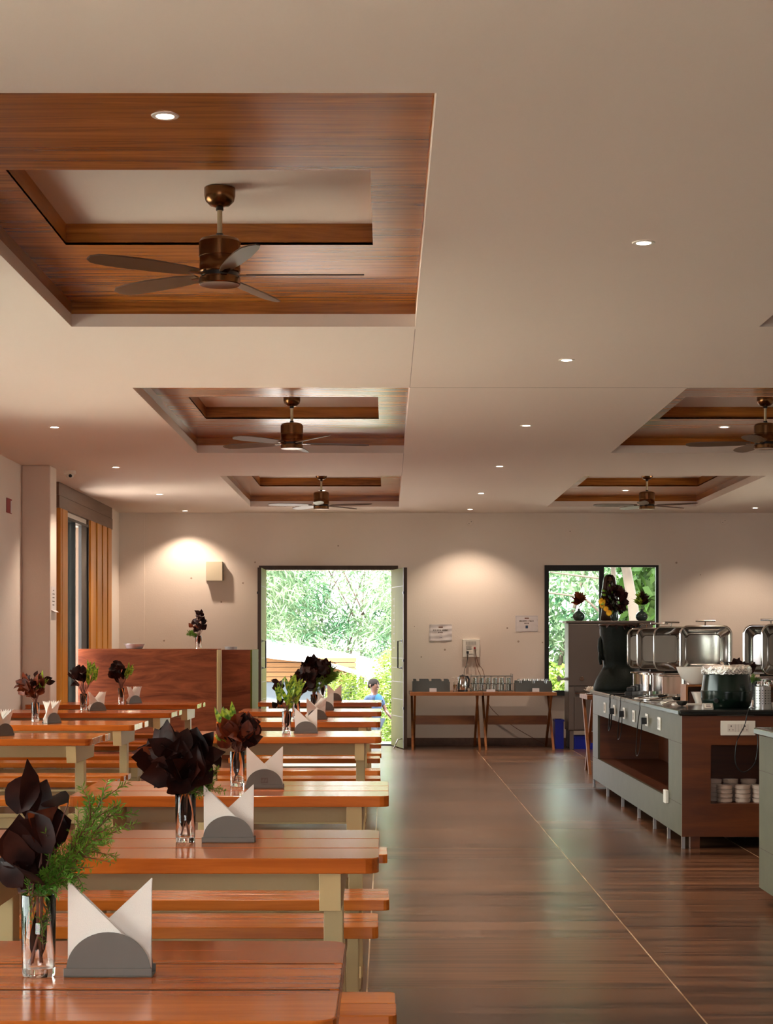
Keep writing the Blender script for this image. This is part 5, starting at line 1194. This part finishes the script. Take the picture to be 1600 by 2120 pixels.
# slatted shed
t = thing('slatted_shed', 'shed with orange wooden slats beyond the door', 'shed', (-2.0, 31.0, GZ))
D_ = 31.0; SX = lambda px: (px-800)*D_/F+2.0; SZ = lambda py: H+(HY-py)*D_/F-GZ
m = MB()
for k in range(5):
    z1 = SZ(1362+10.0*k); m.box(-2.4, SX(738), 0, .03, z1-.072, z1)
m.build('slats', M['slat'], t)
m = MB(); m.box(-2.4, SX(738), .04, .06, 0, SZ(1412)); m.build('lower_boards', M['bluewall'], t)
m = MB(); m.box(-2.4, SX(735), .07, .10, SZ(1414), SZ(1366)); m.build('dark_backing', M['ink'], t)
m = MB()
for x in (-2.35, -.9, SX(736)-.06): m.box(x, x+.05, .101, .15, 0, SZ(1368))
m.build('posts', M['tablewood'], t)
# white tarpaulin roof sloping down to the right
N = 16; vs = []; fs = []
for j in range(2):
    for i in range(N+1):
        u = i/N; x = SX(515)+u*(SX(805)-SX(515)); sag = -.10*math.sin(PI*u)
        zf = (SZ(1352)*(1-u)+SZ(1412)*u)+sag*-.6-.02*math.sin(u*9); zb = (SZ(1336)*(1-u)+SZ(1388)*u)+.05
        vs.append((x, -.35 if j == 0 else 1.6, zf if j == 0 else zb+.1))
for i in range(N): fs.append((i, i+1, N+2+i, N+1+i))
m = MB(); m.add(vs, fs); o = m.build('tarp_roof', M['tarp'], t, smooth=2); s_ = o.modifiers.new('shell', 'SOLIDIFY'); s_.thickness = .02

# ------------------------------------------------------------------ boy walking past the door
bx_, by_ = (774-800)*26.8/F, 26.8
t = thing('person', 'boy with short black hair in a blue shirt walking outside the door', 'person', (bx_, by_, GZ), .8)
def skin(name, mt_, verts, edges, radii, parent, root=0, sub=1):
    me = bpy.data.meshes.new(name); me.from_pydata(verts, edges, []); o = bpy.data.objects.new(name, me); COL.objects.link(o); o.parent = parent
    me.materials.append(M[mt_]); md = o.modifiers.new('skin', 'SKIN'); sv = me.skin_vertices[0].data if me.skin_vertices else None
    if sv is None:
        bpy.context.view_layer.objects.active = o
    for i, rr_ in enumerate(radii): me.skin_vertices[0].data[i].radius = rr_ if isinstance(rr_, tuple) else (rr_, rr_)
    me.skin_vertices[0].data[root].use_root = True
    s = o.modifiers.new('sub', 'SUBSURF'); s.levels = sub; s.render_levels = sub; md.use_smooth_shade = True
    return o
# joints (x right, y away, z up), height about 1.3 m, mid-stride
J = dict(pel=(0, 0, .68), wst=(0, 0, .80), chs=(0, 0, .97), nk=(0, -.005, 1.065), hd0=(0, -.01, 1.12), hd1=(0, -.015, 1.20), hd2=(0, -.01, 1.265),
         lh=(-.065, 0, .64), lk=(-.07, -.13, .37), la=(-.07, -.12, .06), lt=(-.07, -.22, .025), rh=(.065, 0, .64), rk=(.07, .05, .36), ra=(.07, .20, .09), rt=(.07, .13, .02),
         ls=(-.13, 0, 1.0), le=(-.18, .08, .81), lw=(-.19, .0, .64), rs=(.13, 0, 1.0), re=(.19, -.06, .81), rw=(.17, -.20, .70))
names = list(J); V_ = [J[k] for k in names]; ix = {k: i for i, k in enumerate(names)}
E_ = [('pel', 'wst'), ('wst', 'chs'), ('chs', 'nk'), ('nk', 'hd0'), ('hd0', 'hd1'), ('hd1', 'hd2'), ('pel', 'lh'), ('lh', 'lk'), ('lk', 'la'), ('la', 'lt'), ('pel', 'rh'), ('rh', 'rk'), ('rk', 'ra'), ('ra', 'rt'), ('chs', 'ls'), ('ls', 'le'), ('le', 'lw'), ('chs', 'rs'), ('rs', 're'), ('re', 'rw')]
R_ = dict(pel=(.10, .075), wst=(.095, .07), chs=(.12, .08), nk=.04, hd0=(.06, .065), hd1=(.078, .09), hd2=(.055, .065), lh=.065, lk=.045, la=.03, lt=.028, rh=.065, rk=.045, ra=.03, rt=.028, ls=.04, le=.03, lw=.022, rs=.04, re=.03, rw=.022)
for side, w0 in (('l', Vector(J['lw'])), ('r', Vector(J['rw']))):
    el = Vector(J[side+'e']); d = (w0-el).normalized(); lat = Vector((0, 1, 0)) if side == 'l' else Vector((0, .5, .8)); sx_ = 1 if side == 'l' else -1
    pm = w0+d*.04; V_.append(tuple(pm)); names.append(side+'p'); ix[side+'p'] = len(V_)-1; E_.append((side+'w', side+'p')); R_[side+'p'] = (.024, .012)
    for k, (o_, l_) in enumerate(((-.02, .045), (-.007, .055), (.007, .052), (.02, .042))):
        a = pm+lat*o_+d*.02; b = a+d*l_*.6+Vector((sx_*.004, 0, 0)); c_ = b+d*l_*.4+Vector((sx_*.012, 0, 0))
        for q, (pt_, rad) in enumerate(((a, .008), (b, .007), (c_, .006))):
            nm_ = side+'f%d%d' % (k, q); V_.append(tuple(pt_)); names.append(nm_); ix[nm_] = len(V_)-1; R_[nm_] = rad; E_.append((side+'p' if q == 0 else side+'f%d%d' % (k, q-1), nm_))
    th = w0+d*.015-lat*.028; th2 = th+d*.03-lat*.012
    for q, pt_ in enumerate((th, th2)):
        nm_ = side+'t%d' % q; V_.append(tuple(pt_)); names.append(nm_); ix[nm_] = len(V_)-1; R_[nm_] = .0085; E_.append((side+'w' if q == 0 else side+'t0', nm_))
body = skin('body', 'skin', V_, [(ix[a], ix[b]) for a, b in E_], [R_[k] for k in names], t, 0)
def sub(ns, es, rad, nm, mt_, root=0):
    return skin(nm, mt_, [J[k] if isinstance(k, str) else k for k in ns], es, rad, t, root)
sub(['wst', 'pel', 'chs', (0, -.003, 1.035), 'ls', (-.16, .05, .88), 'rs', (.165, -.035, .88)], [(0, 1), (0, 2), (2, 3), (2, 4), (4, 5), (2, 6), (6, 7)], [(.115, .09), (.125, .095), (.14, .098), (.06, .055), .058, .05, .058, .05], 'shirt', 'shirt')
sub(['pel', 'lh', 'lk', (-.07, -.122, .10), 'rh', 'rk', (.07, .19, .12)], [(0, 1), (1, 2), (2, 3), (0, 4), (4, 5), (5, 6)], [(.115, .088), .08, .06, .052, .08, .06, .052], 'trousers', 'trousers')
m = MB(); m.lathe([(.001, -.012), (.05, -.01), (.075, 0)], (0, -.092, .97), 20, 'y', sy=1.3); m.build('shirt_print', M['shirt_panel'], t, smooth=1)
# hair cap
vs = []; fs = []; N = 24; pr = [(.072, -.015), (.077, .01), (.075, .042), (.062, .070), (.036, .088), (.002, .094)]
for r_, z_ in pr:
    for i in range(N):
        a = 2*PI*i/N; fr = 1 if math.sin(a) > -.35 else 0
        vs.append((r_*math.cos(a)*.92, r_*math.sin(a)*1.02+.008, 1.185+z_+(.022 if (not fr and z_ < .03) else 0)+(-.02 if math.sin(a) > .3 and z_ < 0 else 0)))
for j in range(len(pr)-1):
    for i in range(N): fs.append((j*N+i, j*N+(i+1) % N, (j+1)*N+(i+1) % N, (j+1)*N+i))
m = MB(); m.add(vs, fs); o = m.build('hair', M['hair'], t, smooth=1.5); s_ = o.modifiers.new('shell', 'SOLIDIFY'); s_.thickness = .012; s_.offset = 1
m = MB()
m.lathe([(.001, -.118), (.008, -.108), (.014, -.090)], (0, 0, 1.175), 10, 'y'); m.build('nose', M['skin'], t, smooth=1)
for s in (-1, 1):
    m = MB(); m.lathe([(.001, -.100), (.006, -.098), (.009, -.088)], (s*.03, 0, 1.20), 10, 'y', sy=.7); m.build('eye', M['hair'], t, smooth=1)
    m = MB(); m.lathe([(.001, .0), (.014, .004), (.018, .010), (.001, .016)], (s*.078-(.008), 0, 1.19), 10, 'x', sy=1.5); m.build('ear', M['skin'], t, smooth=1)
m = MB(); m.lathe([(.001, -.096), (.018, -.090), (.020, -.080)], (0, 0, 1.142), 12, 'y', sy=.3); m.build('mouth', M['carved'], t, smooth=1)
for side, a_ in (('l', 'la'), ('r', 'ra')):
    A_ = Vector(J[a_]); T_ = Vector(J[side+'t']); m = MB()
    m.tube([A_+Vector((0, .03, -.028)), (A_+T_)/2+Vector((0, 0, -.01)), T_+Vector((0, -.03, .008))], .036, 12, r1=.028); m.v = [(v[0], v[1], max(v[2], .001)) for v in m.v]; m.build('shoe', M['black'], t, smooth=1)
